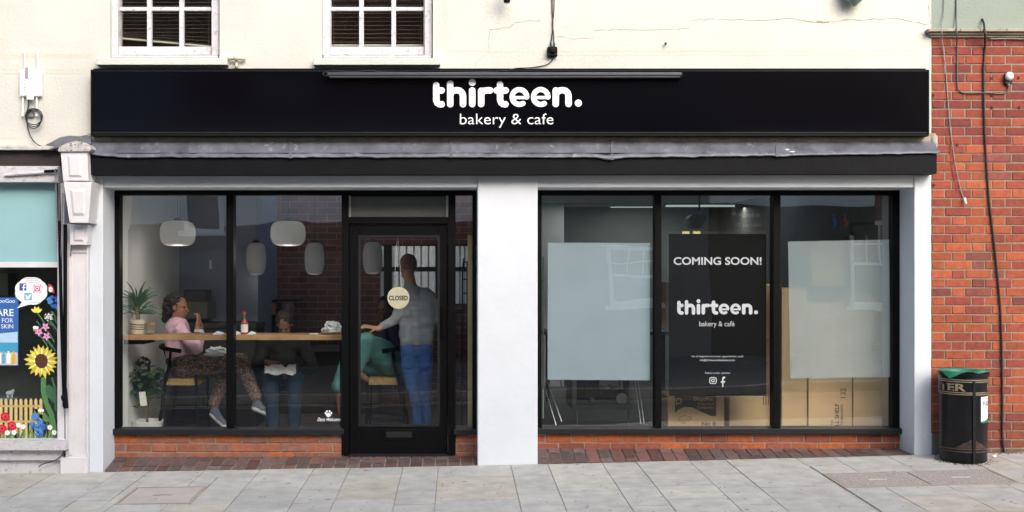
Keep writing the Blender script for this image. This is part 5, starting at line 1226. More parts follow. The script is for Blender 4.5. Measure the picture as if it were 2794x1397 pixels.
# ---------------- right room ----------------
GWL = mat('grey_back_wall', (.34, .34, .32), .8, var=.08, vs=2)
RX0, RX1, RYB, RZC = XP+.05, PX(2450, .42)+.06, 7.2, 2.62
b = MB(); b.quad([(RX0, .4, .02), (RX1, .4, .02), (RX1, RYB, .02), (RX0, RYB, .02)]); b.build('store_floor', mat('dark_floor', (.09, .09, .09), .5, var=.3), bld)
b = MB(); b.box((RX0, .42, RZC), (RX1, 3.4, RZC+.06)); b.box((RX0, 4.6, RZC), (RX1, RYB, RZC+.06)); b.build('store_ceiling', mat('grey_ceiling', (.6, .6, .6), .8), bld)
b = MB(); b.quad([(RX0, 3.4, RZC+.05), (RX1, 3.4, RZC+.05), (RX1, 4.6, RZC+.05), (RX0, 4.6, RZC+.05)]); b.build('added_rooflight', film_mat('added_rooflight_glass', (.9, .9, .9), .6), bld)  # unseen ceiling opening added to bring daylight into the store room
b = MB(); b.box((RX0, RYB, 0), (RX1+.3, RYB+.1, 2.95)); b.build('store_back_wall', GWL, bld)
b = MB(); b.box((RX1, .42, .0), (RX1+.1, RYB, 2.95)); b.build('store_side_wall', mat('store_side', (.20, .19, .17), .8, var=.1), bld)
def strip(px0, px1, py, Y, label):
    t = thing('ceiling_light', label, 'light', P((px0+px1)/2, py, Y), 'strip lights on the ceiling of the right room'); b = MB(); b.box(P(px0, py+2.5, Y), P(px1, py-2, Y+.1)); tm = mat('tube_white', (.7, .72, .7), .3); tm.node_tree.nodes['Principled BSDF'].inputs['Emission Color'].default_value = (.9, 1, .97, 1); tm.node_tree.nodes['Principled BSDF'].inputs['Emission Strength'].default_value = .22; b.build('tube', tm, t)
    ld = bpy.data.lights.new('tube_glow', 'AREA'); ld.shape = 'RECTANGLE'; ld.size = .8; ld.size_y = .12; ld.energy = 1.6; ld.color = (.92, 1, .97); lo = bpy.data.objects.new('tube_glow', ld); col.objects.link(lo); lo.parent = t; lo.location = (0, -.5, -.06); b = MB(); b.box(P(px0-2, py-2.2, Y-.02), (P(px1+2, py, Y).x, Y+.14, RZC-.002)); b.build('batten', GWL, t)
strip(1517, 1660, 547, 6.2, 'strip light furthest left on the right room ceiling'); strip(1675, 1786, 549, 6.2, 'strip light right of the leftmost on the right room ceiling'); strip(1668, 1786, 563, 7.0, 'lower rear strip light near the second mullion'); strip(1820, 2095, 561, 6.2, 'longest strip light, above the black poster')
PAPW = film_mat('tracing_paper', (.36, .42, .45), .22)
def sheet(name, label, cat, pts, Y, m, th=.0008):
    b = MB(); b.pp(pts, Y, Y+th); return tag(b.build(name, m), label, cat)
PAPL = film_mat('tracing_paper_left', (.47, .57, .64), .12)
sheet('paper_sheet', 'large blue white paper sheet taped inside the leftmost right hand pane', 'paper', [(1495, 662), (1774, 663), (1773, 1038), (1494, 1036)], GY+.012, PAPL)
sheet('paper_sheet', 'large translucent paper sheet with boxes showing through, beside the right pier', 'paper', [(2150, 659), (2426, 654), (2431, 1029), (2157, 1032)], GY+.012, film_mat('tracing_paper_right', (.60, .70, .76), .60))
po = thing('coming_soon_poster', 'tall black coming soon poster inside the middle pane', 'poster', P(1957, 1080, GY+.02)); Y = GY+.02
b = MB(); b.bp(1825, 638, 2091, 1080, Y, Y+.002); b.build('sheet', mat('poster_black', (.005, .005, .006), .6, spec=.1), po)
b = MB(); Y2 = Y-.001
b.text('COMING SOON!', 1838, 2078, 722, Y2, h=20.5, off=.018, ext=.0006); b.text('bakery & café', 1908, 2004, 890, Y2, ext=.0005, h=13.5)
b.text('For all enquiries and career opportunities, email', 1887, 2028, 974.5, Y2, ext=.0003); b.text('info@thirteenartisanbakery.com', 1909, 2005, 985, Y2, ext=.0003, off=.01); b.text('Follow us for updates!', 1924, 1992, 1020, Y2, ext=.0003)
b.build('lettering', pmat('poster_white', (215, 215, 225)), po)
wordmark(po, 1848, 2068, 858, Y2, pmat('poster_white2', (215, 215, 225)), .001)
icon_cam(1935, 1028, 1956, 1048, Y2, po, None, (225, 225, 230)); icon_f(1959, 1024, 1981, 1056, Y2, po, None, (225, 225, 230), 'glyph')
sheet('plastic_sleeve', 'clear plastic sleeve showing round the black poster', 'sleeve', [(1817, 631), (2098, 631), (2098, 1084), (1817, 1084)], Y+.004, film_mat('sleeve', (.30, .31, .30), .95))
for q in (1869, 1899):
    b = MB(); b.bp(q-8, 631, q+12, 638, Y-.001, Y+.004); tag(b.build('tape_piece', pmat('tape', (215, 205, 120))), 'short yellow tape strip on the poster top, %s one' % ('left' if q < 1880 else 'right'), 'tape', 'yellow tape on the poster')
# boxes
CARD = lambda v=1: mat('cardboard', (.60*v, .42*v, .235*v), .8, var=.1, vs=3, bump=.1)
INK = mat('box_ink', (.07, .05, .04), .8)
def cbox(px0, py0, px1, py1, Y, dep, label, v=1, group='cardboard boxes in the right room', flap=True):
    t = thing('cardboard_box', label, 'box', P((px0+px1)/2, py1, Y), group); b = MB(); b.bp(px0, py0, px1, py1, Y, Y+dep); o = b.build('carton', CARD(v), t, bevel=.004)
    if flap:
        b = MB(); b.box((PX(px0, Y)+.004, Y-.0015, PZ(py0, Y)-(PZ(py0, Y)-PZ(py1, Y))*.42), (PX(px1, Y)-.004, Y-.0002, PZ(py0, Y)-(PZ(py0, Y)-PZ(py1, Y))*.42+.003)); b.build('flap_line', INK, t)
    return t
cbox(2133, 786, 2203, 1162, .62, .5, 'tall upright carton just right of the second mullion', .95, flap=False)
t = cbox(2206, 826, 2325, 1162, .60, .35, 'tall carton printed with shelf bracket lettering', 1.05, flap=False)
b = MB(); Yb = .5985; up = R(90)
b.text('LL SHELF', 2289, 2349, 1162, Yb, rot=up, off=.02, ext=.0004); b.text('TH BRACKETS', 2300, 2356, 1160, Yb, rot=up, off=.02, ext=.0004); b.text("TST", 2274, 2288, 1160, Yb, rot=up, off=.02, ext=.0004); b.text('MOONE', 2240, 2300, 955, Yb, rot=up, off=.02, ext=.0004); b.text('132', 2308, 2335, 1086, Yb, rot=up, ext=.0004)
b.build('lettering', INK, t)
cbox(2328, 806, 2437, 1162, .61, .4, 'tall plain carton beside the right window jamb', 1.1, flap=False)
cbox(2318, 716, 2400, 800, 1.3, .5, 'plain carton high behind the right paper sheet', .75)
cbox(2212, 664, 2302, 782, 1.1, .5, 'pale carton near the top left of the right paper sheet', 1.05)
cbox(2378, 634, 2440, 714, 1.6, .5, 'small carton high in the far right corner of the room', .8)
cbox(2385, 550, 2420, 632, 1.8, .4, 'topmost dim carton in the far right corner', .6)
t = cbox(2085, 775, 2131, 925, .9, .5, 'upper carton of the stack at the second mullion', .85)
t = cbox(2030, 928, 2131, 1078, .9, .5, 'carton with a red fragile label in the stack at the second mullion', .85)
b = MB(); b.bp(2100, 1014, 2114, 1052, .897, .8992); fl_ = b.build('fragile_label', pmat('label_paper', (230, 215, 210)), t); b = MB(); b.bp(2102, 1018, 2112, 1048, .8955, .8965); b.build('red_print', pmat('label_red', (190, 70, 65)), fl_); 
t = cbox(1990, 1081, 2108, 1162, .75, .5, 'low wide carton right of the food container box', 1.0, flap=False)
b = MB(); [b.bp(2082+q*7, 1080, 2084+q*7, 1104, .748, .7495) for q in range(4)]; b.build('small_print', INK, t)
t = cbox(1822, 1080, 1976, 1166, .70, .45, 'open carton of white food containers with a dark printed swoosh', .95, flap=False)
b = MB(); pts = [(1842, 1080), (1954, 1080), (1954, 1136), (1940, 1135), (1915, 1124), (1890, 1112), (1868, 1110), (1850, 1118), (1842, 1127)]; b.pp(pts, .6985, .6995); b.build('printed_swoosh', mat('box_print', (.06, .05, .045), .8), t)
b = MB(); Yb = .697; b.text('DispoPak', 1893, 1947, 1094, Yb, off=.02, ext=.0004); b.text('White Food', 1902, 1947, 1105, Yb, off=.01, ext=.0004); b.text('Containers', 1902, 1948, 1115, Yb, off=.01, ext=.0004); b.build('lettering', pmat('box_tan', (190, 150, 110)), t)
b = MB(); b.text('No 8', 1915, 1953, 1161, Yb, off=.02, ext=.0004, h=10)
for a, c in (((1850, 1140), (1870, 1132)), ((1870, 1132), (1886, 1140)), ((1886, 1140), (1866, 1150)), ((1866, 1150), (1850, 1140)), ((1850, 1140), (1851, 1148)), ((1851, 1148), (1866, 1156)), ((1866, 1156), (1886, 1146)), ((1866, 1150), (1866, 1156)), ((1886, 1140), (1886, 1146))): b.tube([P(*a, Yb), P(*c, Yb)], .0012, 4)
b.build('lettering', INK, t)
b = MB(); P_ = [P(1846, 1088, .694), P(1846, 1106, .694)]; b.tube(P_, .005, 6); b.tube([P(1846+9*math.cos(R(a))+4, 1094+7*math.sin(R(a)), .694) for a in range(-120, 121, 24)], .005, 6); b.build('logo', pmat('box_tan', (190, 150, 110)), t)
# steel machine and leaning poles
sm = thing('steel_appliance', 'open steel catering appliance showing wires and a fan, in the right room', 'appliance', P(1645, 1160, 1.3))
STL = mat('dull_steel', (.22, .225, .24), .45, metal=.3, var=.1); Y = 1.3
b = MB(); b.bp(1562, 900, 1573, 1118, Y, Y+.6); b.bp(1717, 900, 1727, 1118, Y, Y+.6); b.bp(1573, 1101, 1717, 1118, Y, Y+.6); b.bp(1573, 890, 1717, 1000, Y, Y+.6); b.build('casing', STL, sm)
b = MB(); b.bp(1573, 1000, 1717, 1101, Y+.25, Y+.27); b.build('inner_panel', mat('inner_dark', (.04, .04, .04), .5), sm)
b = MB(); b.bp(1637, 1038, 1700, 1062, Y+.15, Y+.2); b.build('control_board', mat('control_grey', (.25, .25, .25), .5), sm)
b = MB(); b.tube([P(1697, 1088, Y+.03), P(1697, 1088, Y+.12)], .055, 20); b.build('fan', METAL, sm, smooth='auto')
b = MB(); b.bp(1612, 1086, 1622, 1096, Y+.02, Y+.08); b.build('valve', pmat('valve_blue', (70, 130, 190)), sm)
b = MB(); rr = random.Random(8)
for k in range(16):
    x, y = rr.uniform(1580, 1700), rr.uniform(1040, 1095); pts = [P(x+rr.uniform(-22, 22), y+rr.uniform(-20, 20), Y+rr.uniform(.04, .2)) for _ in range(5)]; b.tube(pts, .004, 5)
b.build('wiring', mat('wires', (.05, .06, .04), .6), sm)
for q in (1573, 1715): b = MB(); b.tube([P(q, 1118, Y+.05), (PX(q, Y+.05), Y+.05, .02)], .012, 8); b.build('leg', METAL, sm)
for i, (a, c, l) in enumerate([((1480, 1036), (1517, 1160), 'thin pale pole leaning furthest left under the left paper sheet'), ((1490, 1030), (1532, 1150), 'pale pole leaning left of the steel appliance'), ((1530, 1036), (1533, 1066), 'short pale upright rod left of the steel appliance'), ((1728, 1000), (1748, 1157), 'left one of two thin poles right of the steel appliance'), ((1736, 1000), (1757, 1157), 'right one of two thin poles right of the steel appliance')]):
    b = MB(); b.tube([P(a[0], a[1], .9), P(c[0], c[1], .8)], .006, 8); tag(b.build('metal_pole', METAL), l, 'pole', 'thin poles leaning in the right room')
b = MB(); b.bp(1480, 700, 1484, 1142, .5, .52); tag(b.build('corner_strip', pmat('pale_green', (120, 135, 125))), 'pale vertical strip at the left edge of the right window', 'strip')
t = thing('wall_speaker', 'tilted blue grey wall speaker above the poster', 'speaker', P(1905, 622, 3.0)); b = MB(); b.pp([(1881, 592), (1890, 585), (1925, 582), (1932, 588), (1930, 598), (1916, 618), (1906, 623), (1892, 621), (1884, 612)], 3.0, 3.25); b.build('cabinet', mat('speaker', (.20, .22, .25), .5), t, bevel=.02); b = MB(); b.tube([P(1908, 590, 3.2), P(1908, 575, 3.4), (PX(1908, 3.4), 3.4, RZC)], .012, 6); b.build('bracket', DARK, t)
t = thing('store_table', 'dark cluttered worktop along the right room, behind the appliance', 'worktop', P(1650, 1100, 3)); b = MB(); b.bp(1480, 905, 1830, 915, 3.0, 3.7); b.build('top', mat('dk_top', (.06, .07, .065), .4), t); b = MB(); b.bp(1490, 915, 1500, 1095, 3.05, 3.12); b.bp(1805, 915, 1815, 1095, 3.05, 3.12); b.build('leg', DARK, t)
cbox(1806, 770, 1828, 885, 2.4, .4, 'dim carton left of the black poster', .5)
# ================= OTHER SIDE OF THE STREET (behind the camera, mirrored in the glass) =================
OY = -10.5
def MXZ(px, py): s = (D+2*GY+10.5)/F; return (px-U0)*s, CZ+(V0-py)*s
OW = mat('far_white', (.85, .85, .82), .85, var=.06); OD = mat('far_dark', (.01, .011, .013), .35, var=.2); OG = mat('far_grey', (.16, .16, .16), .8, var=.08)
OBR = brick_mat('far_brick', (.30, .11, .07), (.22, .08, .05), (.3, .27, .22))
def zfar(x): return zf(x)-.05
ob = thing('opposite_white_building', 'white upper wall over dark shopfronts across the street', 'building', (-3, OY-.2, 0))
zl = MXZ(0, 608)[1]
xa, xb_ = -9.5, MXZ(1400, 0)[0]
b = MB(); b.box((xa, OY-.3, zl), (xb_, OY, 4.3)); b.build('rendered_band', OW, ob)
b = MB(); b.box((xa, OY-.3, 4.3), (-5.0, OY, 5.7)); b.build('sky_tint_wall', mat('far_sky_tint', (.5, .55, .65), .8), ob)  # unseen pale blue band added so the sign mirrors a bluish sky
b = MB(); b.box((xa, OY-.3, 5.7), (-5.0, OY, 7.4)); b.box((-5.0, OY-.3, 4.3), (xb_, OY, 7.4)); b.build('brick_wall', OBR, ob)
b = MB(); b.box((xa, OY-.5, -.2), (xb_, OY-.2, zl)); b.box((xa, OY-.2, zl-.45), (xb_, OY+.03, zl-.002)); b.build('dark_shopfront', OD, ob)
b = MB(); b.box((xa, OY-1.5, 7.4), (xb_, OY+.15, 7.5)); b.build('roof_edge', OD, ob)
def sashm(parent, x0, z0, x1, z1, y, mid=True):
    b = MB(); w_ = .07
    b.box((x0, y-.05, z0), (x0+w_, y+.02, z1)); b.box((x1-w_, y-.05, z0), (x1, y+.02, z1)); b.box((x0+w_, y-.05, z1-w_), (x1-w_, y+.02, z1)); b.box((x0+w_, y-.05, z0), (x1-w_, y+.02, z0+w_)); b.box((x0-.08, y-.02, z0-.08), (x1+.08, y+.1, z0-.002))
    zm = (z0+z1)/2; b.box((x0+w_, y-.04, zm-.03), (x1-w_, y+.015, zm+.03))
    for k in (1, 2): xx = x0+w_+(x1-x0-2*w_)*k/3; b.box((xx-.012, y-.03, zm+.03), (xx+.012, y+.01, z1-w_))
    b.box((x0+w_, y-.03, (zm+z1)/2-.012), (x1-w_, y+.008, (zm+z1)/2+.012))
    o = b.build('sash_window', OW, parent); g = MB(); g.quad([(x1-w_, y-.02, z0+w_), (x0+w_, y-.02, z0+w_), (x0+w_, y-.02, z1-w_), (x1-w_, y-.02, z1-w_)]); g.build('glass_pane', mat('far_glass', (.04, .045, .05), .1), o)
a, c = MXZ(503, 630), MXZ(609, 420); sashm(ob, a[0], a[1], c[0], c[1], OY+.03)
for x in (-3.6, ): sashm(ob, x, 4.9, x+.9, 6.5, OY+.03)
for x in (-8, -5.6, -3.2, -.8):
    b = MB(); b.box((x, OY-.19, .6), (x+1.9, OY-.17, 2.0)); b.build('shop_pane', mat('far_glass2', (.05, .055, .055), .1), ob)
og = thing('opposite_grey_building', 'grey painted building with ground floor sash windows across the street', 'building', (3, OY-.2, 0))
xc, xd = xb_+.01, MXZ(1935, 0)[0]
b = MB(); b.box((xc, OY-.3, -.2), (xd, OY, 6.6)); b.build('grey_wall', OG, og)
a, c = MXZ(1660, 835), MXZ(1800, 668); sashm(og, a[0], a[1], c[0], c[1], OY+.03);
od = thing('opposite_dark_shop', 'dark shopfront with a lettered sign across the street', 'building', (6, OY-.2, 0))
xe, xf = xd+.01, MXZ(2392, 0)[0]; zt = MXZ(0, 560)[1]; zs0 = MXZ(0, 640)[1]
b = MB(); b.box((xe, OY-.3, zt), (xf, OY-.05, 4.2)); b.build('white_wall', OW, od)
b = MB(); b.box((xe, OY-.3, 4.2), (xf, OY-.05, 6.6)); b.build('brick_wall', OBR, od)
b = MB(); b.box((xe, OY-.3, -.2), (xf, OY-.1, zs0)); b.box((xe, OY-.3, zs0), (xf, OY+.05, zt-.002)); sgn = b.build('dark_front', OD, od)
b = MB()
def mt(t, p0, p1, py, m): x0, z = MXZ(p0, py); x1, _ = MXZ(p1, py); b.text(t, x0, x1, z, 0, world=True, mirror=True, ext=.004, off=.01); b.v = [Vector((v.x, OY+.056+abs(v.y), v.z)) if v.y > -5 else v for v in b.v]
mt('18 Bridge St', 1999, 2064, 592, None); mt('01892 586 311', 2000, 2068, 617, None); b.build('lettering', WPLAST, sgn)
b = MB(); mt('24/7', 2075, 2110, 619, None); b.build('lettering', pmat('far_orange', (220, 90, 50)), sgn)
for px, c in ((2268, (45, 95, 200)), (2306, (210, 65, 55))):
    b = MB(); x, z = MXZ(px, 587); b.ell((x, OY+.06, z), (.035, .01, .035), 12, 8); pts = [MXZ(px-8+1.2*k if k < 6 else px-2, 597+4*k) for k in range(7)]
    b.tube([(MXZ(px-9, 603)[0], OY+.06, MXZ(0, 603)[1]), (MXZ(px, 597)[0], OY+.06, MXZ(0, 597)[1]), (MXZ(px+7, 606)[0], OY+.06, MXZ(0, 606)[1]), (MXZ(px+4, 616)[0], OY+.06, MXZ(0, 616)[1]), (MXZ(px-3, 619)[0], OY+.06, MXZ(0, 619)[1])], .03, 8, rad=[.008, .035, .045, .03, .008], flat=.008); b.build('emblem', pmat('emb', c), sgn)
oe = thing('opposite_brick_building', 'brick building at the far right across the street', 'building', (8, OY-.2, 0))
b = MB(); b.box((xf+.01, OY-.3, -.2), (9.5, OY, 6.6)); b.build('brick_wall', OBR, oe); sashm(oe, 7.4, 1.0, 8.3, 2.6, OY+.03)
# ================= PEOPLE =================
def solid(name, mb, m, voxel, parent=None, smooth=3, amp=0, freq=20, seed=0, org=None):
    o = mb.build(name, m, parent, org=org); 
    r = o.modifiers.new('r', 'REMESH'); r.mode = 'VOXEL'; r.voxel_size = voxel
    s = o.modifiers.new('s', 'SMOOTH'); s.iterations = smooth; s.factor = .5
    dg = bpy.context.evaluated_depsgraph_get(); dg.update(); me = bpy.data.meshes.new_from_object(o.evaluated_get(dg))
    o.modifiers.clear(); old = o.data; o.data = me; me.name = name; bpy.data.meshes.remove(old)
    if amp:
        for v in me.vertices:
            p = v.co; n = noise.noise(Vector((p.x*freq+seed, p.y*freq, p.z*freq*1.6)))+.5*noise.noise(Vector((p.x*freq*.8, p.y*freq*.8+seed, p.z*freq*4)))
            v.co = p+v.normal*n*amp
    me.polygons.foreach_set('use_smooth', [True]*len(me.polygons))
    return o
def skin_m(n, c): return mat(n, c, .55, var=.08, vs=20)
def limb(b, pts, rads):
    for i in range(len(pts)-1): b.cone(pts[i], rads[i], pts[i+1], rads[i+1])
def hand(b, wrist, d, nrm, size=1.0, curl=.35, thumb=1):
    """palm and five separate fingers; d: direction of the fingers, nrm: back of the hand"""
    d = Vector(d).normalized(); nrm = Vector(nrm); nrm = (nrm-d*nrm.dot(d)).normalized(); s = d.cross(nrm).normalized()*thumb; w_ = Vector(wrist); k = size
    b.cone(w_, .024*k, w_+d*.03*k, .026*k)
    M = Matrix((s, nrm, d)).transposed(); b.ell(w_+d*.055*k, (.041*k, .016*k, .048*k), 16, 12, M=M)
    for j, (o, L) in enumerate(((-.030, .062), (-.010, .078), (.010, .084), (.029, .076))):
        p = w_+d*.088*k+s*o*k; dd = d+s*o*2.0; dd.normalize(); r = .0088*k
        for i, f in enumerate((.42, .33, .25)):
            dd = (dd-nrm*curl*(.5+.5*i)).normalized(); q = p+dd*L*f*k; b.cone(p, r, q, r*.93, 10); p = q; r *= .93
    p = w_+d*.03*k+s*.030*k; dd = (d*.6+s*.8-nrm*.2).normalized()
    for f, r in ((.036, .0115), (.028, .010), (.022, .009)):
        q = p+dd*f*k; b.cone(p, r*k, q, r*.93*k, 10); p = q; dd = (dd+d*.3-nrm*.15).normalized()
def head(b, c_, fwd, up=(0, 0, 1), k=1.0):
    """skull, jaw, nose, lips, brow, ears; c_ centre of the head"""
    f = Vector(fwd).normalized(); u = Vector(up); u = (u-f*u.dot(f)).normalized(); s = f.cross(u).normalized(); M = Matrix((s, f, u)).transposed(); c_ = Vector(c_)
    T = lambda x, y, z: c_+(s*x+f*y+u*z)*k
    b.ell(T(0, -.012, .03), (.074*k, .093*k, .088*k), 20, 14, M=M); b.ell(T(0, .02, -.035), (.058*k, .07*k, .075*k), 18, 12, M=M); b.ell(T(0, .052, -.09), (.03*k, .028*k, .022*k), 12, 8, M=M)
    b.cone(T(0, .082, .008), .009*k, T(0, .105, -.028), .013*k, 10)                    # nose
    b.ell(T(0, .086, -.058), (.024*k, .012*k, .009*k), 12, 8, M=M)                     # lips
    b.ell(T(0, .074, .022), (.052*k, .014*k, .010*k), 14, 8, M=M)                      # brow
    for q in (-1, 1): b.ell(T(q*.075, -.01, -.008), (.009*k, .018*k, .03*k), 10, 8, M=M); b.ell(T(q*.036, .06, -.03), (.02*k, .02*k, .018*k), 10, 8, M=M)
    return T, M
def eyes(T, M, par, k=1.0):
    b = MB()
    for q in (-1, 1): b.ell(T(q*.030, .078, .004), (.011*k, .007*k, .0065*k), 10, 8, M=M)
    b.build('eye', mat('eye', (.03, .02, .015), .25), par)
Q = P
# --- man in grey sweater, seen from behind ---
mn = thing('person', 'standing man seen from behind in a grey sweater and blue jeans, shaved head', 'person', (PX(1140, 1.2), 1.2, FL)); Y = 1.2
SK = skin_m('skin_warm', (.52, .28, .20)); b = MB()
T, M = head(b, Q(1113, 731, Y), (-.35, 1, -.15), k=1.06)
b.cone(Q(1116, 752, Y-.015), .052, Q(1122, 792, Y-.01), .06)
sL, sR = Q(1098, 808, Y), Q(1176, 806, Y+.02)
limb(b, [Q(1130, 806, Y), Q(1138, 860, Y), Q(1138, 930, Y)], [.065, .08, .08])
eL, wL = Q(1083, 868, Y-.05), Q(1030, 898, Y-.18)
limb(b, [sL, eL, wL], [.045, .036, .027]); hand(b, wL, Q(992, 888, Y-.22)-wL, (0, -.4, 1), 1.0, .25, -1)
eR, wR = Q(1187, 872, Y+.05), Q(1178, 915, Y+.28)
limb(b, [sR, eR, wR], [.045, .036, .027]); hand(b, wR, (-.5, 1, .1), (0, -.2, 1), 1.0, .4)
kL, kR, aL, aR = Q(1127, 1062, Y-.02), Q(1158, 1062, Y+.03), (PX(1142, Y), Y, FL+.09), (PX(1166, Y), Y+.06, FL+.09)
limb(b, [Q(1118, 955, Y), kL, (PX(1138, Y), Y, .36), aL], [.07, .045, .035, .03]); limb(b, [Q(1156, 955, Y), kR, (PX(1163, Y), Y+.05, .36), aR], [.07, .045, .035, .03])
solid('body', b, SK, .0075, mn)
b = MB(); b.ell(T(0, -.020, .038), (.082, .097, .094), 24, 16, M=M); solid('hair', b, mat('stubble_hair', (.26, .14, .10), .8, var=.2, vs=60), .008, mn); eyes(T, M, mn)
b = MB(); SWE = mat('grey_knit', (.30, .32, .36), .9, var=.08, vs=14, bump=.3, bs=150)
for dx in (-1, 1): b.cone(Q(1130+dx*30, 806, Y), .082, Q(1136+dx*24, 880, Y), .092); b.cone(Q(1136+dx*22, 880, Y), .092, Q(1137+dx*22, 932, Y), .088)
b.cone(Q(1130, 800, Y), .085, Q(1138, 925, Y), .115); b.cone(Q(1118, 772, Y-.01), .058, Q(1120, 786, Y-.01), .067); b.cone(Q(1120, 786, Y), .07, Q(1126, 806, Y), .095)
limb(b, [Q(1103, 806, Y), Q(1095, 826, Y-.02), eL, Q(1040, 893, Y-.155)], [.062, .066, .052, .036]); limb(b, [Q(1166, 806, Y+.0), Q(1180, 832, Y+.03), eR, Q(1178, 908, Y+.24)], [.068, .066, .052, .038])
b.cone(Q(1115, 940, Y), .082, Q(1160, 940, Y), .082)
solid('sweater', b, SWE, .010, mn, 4, .012, 9)
b = MB(); JN = mat('blue_denim', (.05, .13, .36), .85, var=.25, vs=9, bump=.3, bs=200)
limb(b, [Q(1117, 950, Y), Q(1120, 1000, Y-.005), kL, (PX(1138, Y), Y, .36), aL], [.093, .089, .062, .053, .046]); limb(b, [Q(1157, 950, Y), Q(1158, 1000, Y), kR, (PX(1163, Y), Y+.05, .36), aR], [.093, .086, .060, .050, .044])
b.cone(Q(1120, 958, Y+.01), .095, Q(1153, 958, Y+.01), .095); solid('jeans', b, JN, .010, mn, 2, .007, 15)
b = MB()
for x0 in (1100, 1146): b.add([Q(x0, 972, Y-.102), Q(x0+24, 972, Y-.102), Q(x0+23, 1000, Y-.105), Q(x0+12, 1006, Y-.105), Q(x0+1, 1000, Y-.105)], [(4, 3, 2, 1, 0)])
b.build('back_pocket', mat('denim_pocket', (.04, .11, .33), .85, var=.2), mn)
b = MB()
for a in (aL, aR): b.cone(Vector(a)+Vector((0, -.03, -.055)), .035, Vector(a)+Vector((-.02, .13, -.06)), .03)
b.build('shoes', DARK, mn, smooth=True)
# --- woman in pink cardigan, profile to the right ---
wm = thing('person', 'seated woman in profile in a pink cardigan and patterned trousers, dark curly hair', 'person', Q(500, 1150, 1.2)); Y = 1.2
SK2 = skin_m('skin_brown', (.30, .145, .09)); b = MB(); T, M = head(b, Q(486, 838, Y), (1, -.12, -.1), k=.97)
b.cone(Q(482, 858, Y), .045, Q(484, 884, Y), .05); limb(b, [Q(486, 900, Y), Q(490, 960, Y), Q(500, 1005, Y)], [.10, .11, .12])
for dy, el, wr, hd in ((-.16, (536, 955), (538, 896), (545, 858)), (.16, (540, 950), (549, 892), (540, 856))):
    s_1 = Q(490, 898, Y+dy); e1 = Q(el[0], el[1], Y+dy-.01); w1_ = Q(wr[0], wr[1], Y+dy*.6); limb(b, [s_1, e1, w1_], [.042, .033, .023]); hand(b, w1_, Q(hd[0], hd[1], Y+dy*.5)-w1_, (.8, dy, .2), .92, .4, 1 if dy < 0 else -1)
hp = Q(505, 1002, Y); k1, a1 = Q(655, 985, Y-.10), Q(700, 1090, Y-.12); k2, a2 = Q(622, 1005, Y+.10), Q(584, 1108, Y+.08)
limb(b, [hp+Vector((0, -.08, 0)), k1, a1], [.075, .05, .033]); limb(b, [hp+Vector((0, .08, 0)), k2, a2], [.075, .05, .033]); solid('body', b, SK2, .007, wm); eyes(T, M, wm)
HR = mat('dark_hair', (.018, .012, .010), .7, var=.5, vs=25, bump=.8, bs=60); b = MB(); b.ell(T(0, -.035, .045), (.085, .092, .09), 20, 14, M=M); b.ell(T(0, -.09, -.01), (.075, .065, .085), 16, 12, M=M); b.cone(T(0, -.10, -.03), .055, T(0, -.12, -.13), .03); b.ell(T(0, -.11, .05), (.05, .045, .05), 12, 8, M=M); solid('hair', b, HR, .008, wm, 1, .014, 38)
PK = mat('pink_knit', (.62, .40, .50), .9, var=.08, vs=14, bump=.3, bs=140); b = MB()
limb(b, [Q(484, 895, Y), Q(486, 930, Y), Q(492, 975, Y), Q(496, 1005, Y)], [.115, .128, .135, .14]); b.ell(Q(486, 905, Y), (.10, .19, .09)); b.cone(Q(484, 880, Y), .062, Q(486, 896, Y), .09)
for dy, el, wr in ((-.16, (536, 955), (538, 905)), (.16, (540, 950), (549, 900))): limb(b, [Q(490, 898, Y+dy), Q(el[0], el[1], Y+dy-.01), Q(wr[0], wr[1]+6, Y+dy*.65)], [.062, .05, .034])
solid('cardigan', b, PK, .011, wm, 4, .007, 12)
def pattern_mat():
    m = mat('patterned_cloth', (.2, .15, .12), .85, var=.2, vs=30); n = m.node_tree.nodes; L = m.node_tree.links; bs = n['Principled BSDF']; tc = n.new('ShaderNodeTexCoord'); vo = n.new('ShaderNodeTexVoronoi'); vo.inputs['Scale'].default_value = 95; L.new(tc.outputs['Object'], vo.inputs['Vector'])
    r = n.new('ShaderNodeValToRGB'); r.color_ramp.interpolation = 'CONSTANT'; e = r.color_ramp.elements; cs_ = [(.10, .09, .05), (.28, .06, .05), (.05, .07, .16), (.30, .20, .10), (.06, .10, .06), (.36, .30, .26)]
    e[0].color = (*cs_[0], 1); e[1].position = .2; e[1].color = (*cs_[1], 1)
    for i, c in enumerate(cs_[2:]): q = e.new(.36+.15*i); q.color = (*c, 1)
    sp = n.new('ShaderNodeSeparateColor'); L.new(vo.outputs['Color'], sp.inputs[0]); L.new(sp.outputs[0], r.inputs[0]); L.new(r.outputs[0], bs.inputs['Base Color']); return m
PT = pattern_mat(); b = MB(); limb(b, [hp+Vector((-.01, -.08, .01)), k1, a1+Vector((-.005, 0, .03))], [.118, .082, .055]); limb(b, [hp+Vector((-.01, .08, .01)), k2, a2+Vector((0, 0, .03))], [.118, .08, .055]); b.ell(hp+Vector((-.01, 0, .0)), (.14, .18, .13)); solid('trousers', b, PT, .010, wm, 3, .006, 14)
SH = mat('blue_grey_shoe', (.13, .15, .21), .8, var=.1, vs=30); SO = mat('white_sole', (.62, .64, .66), .6)
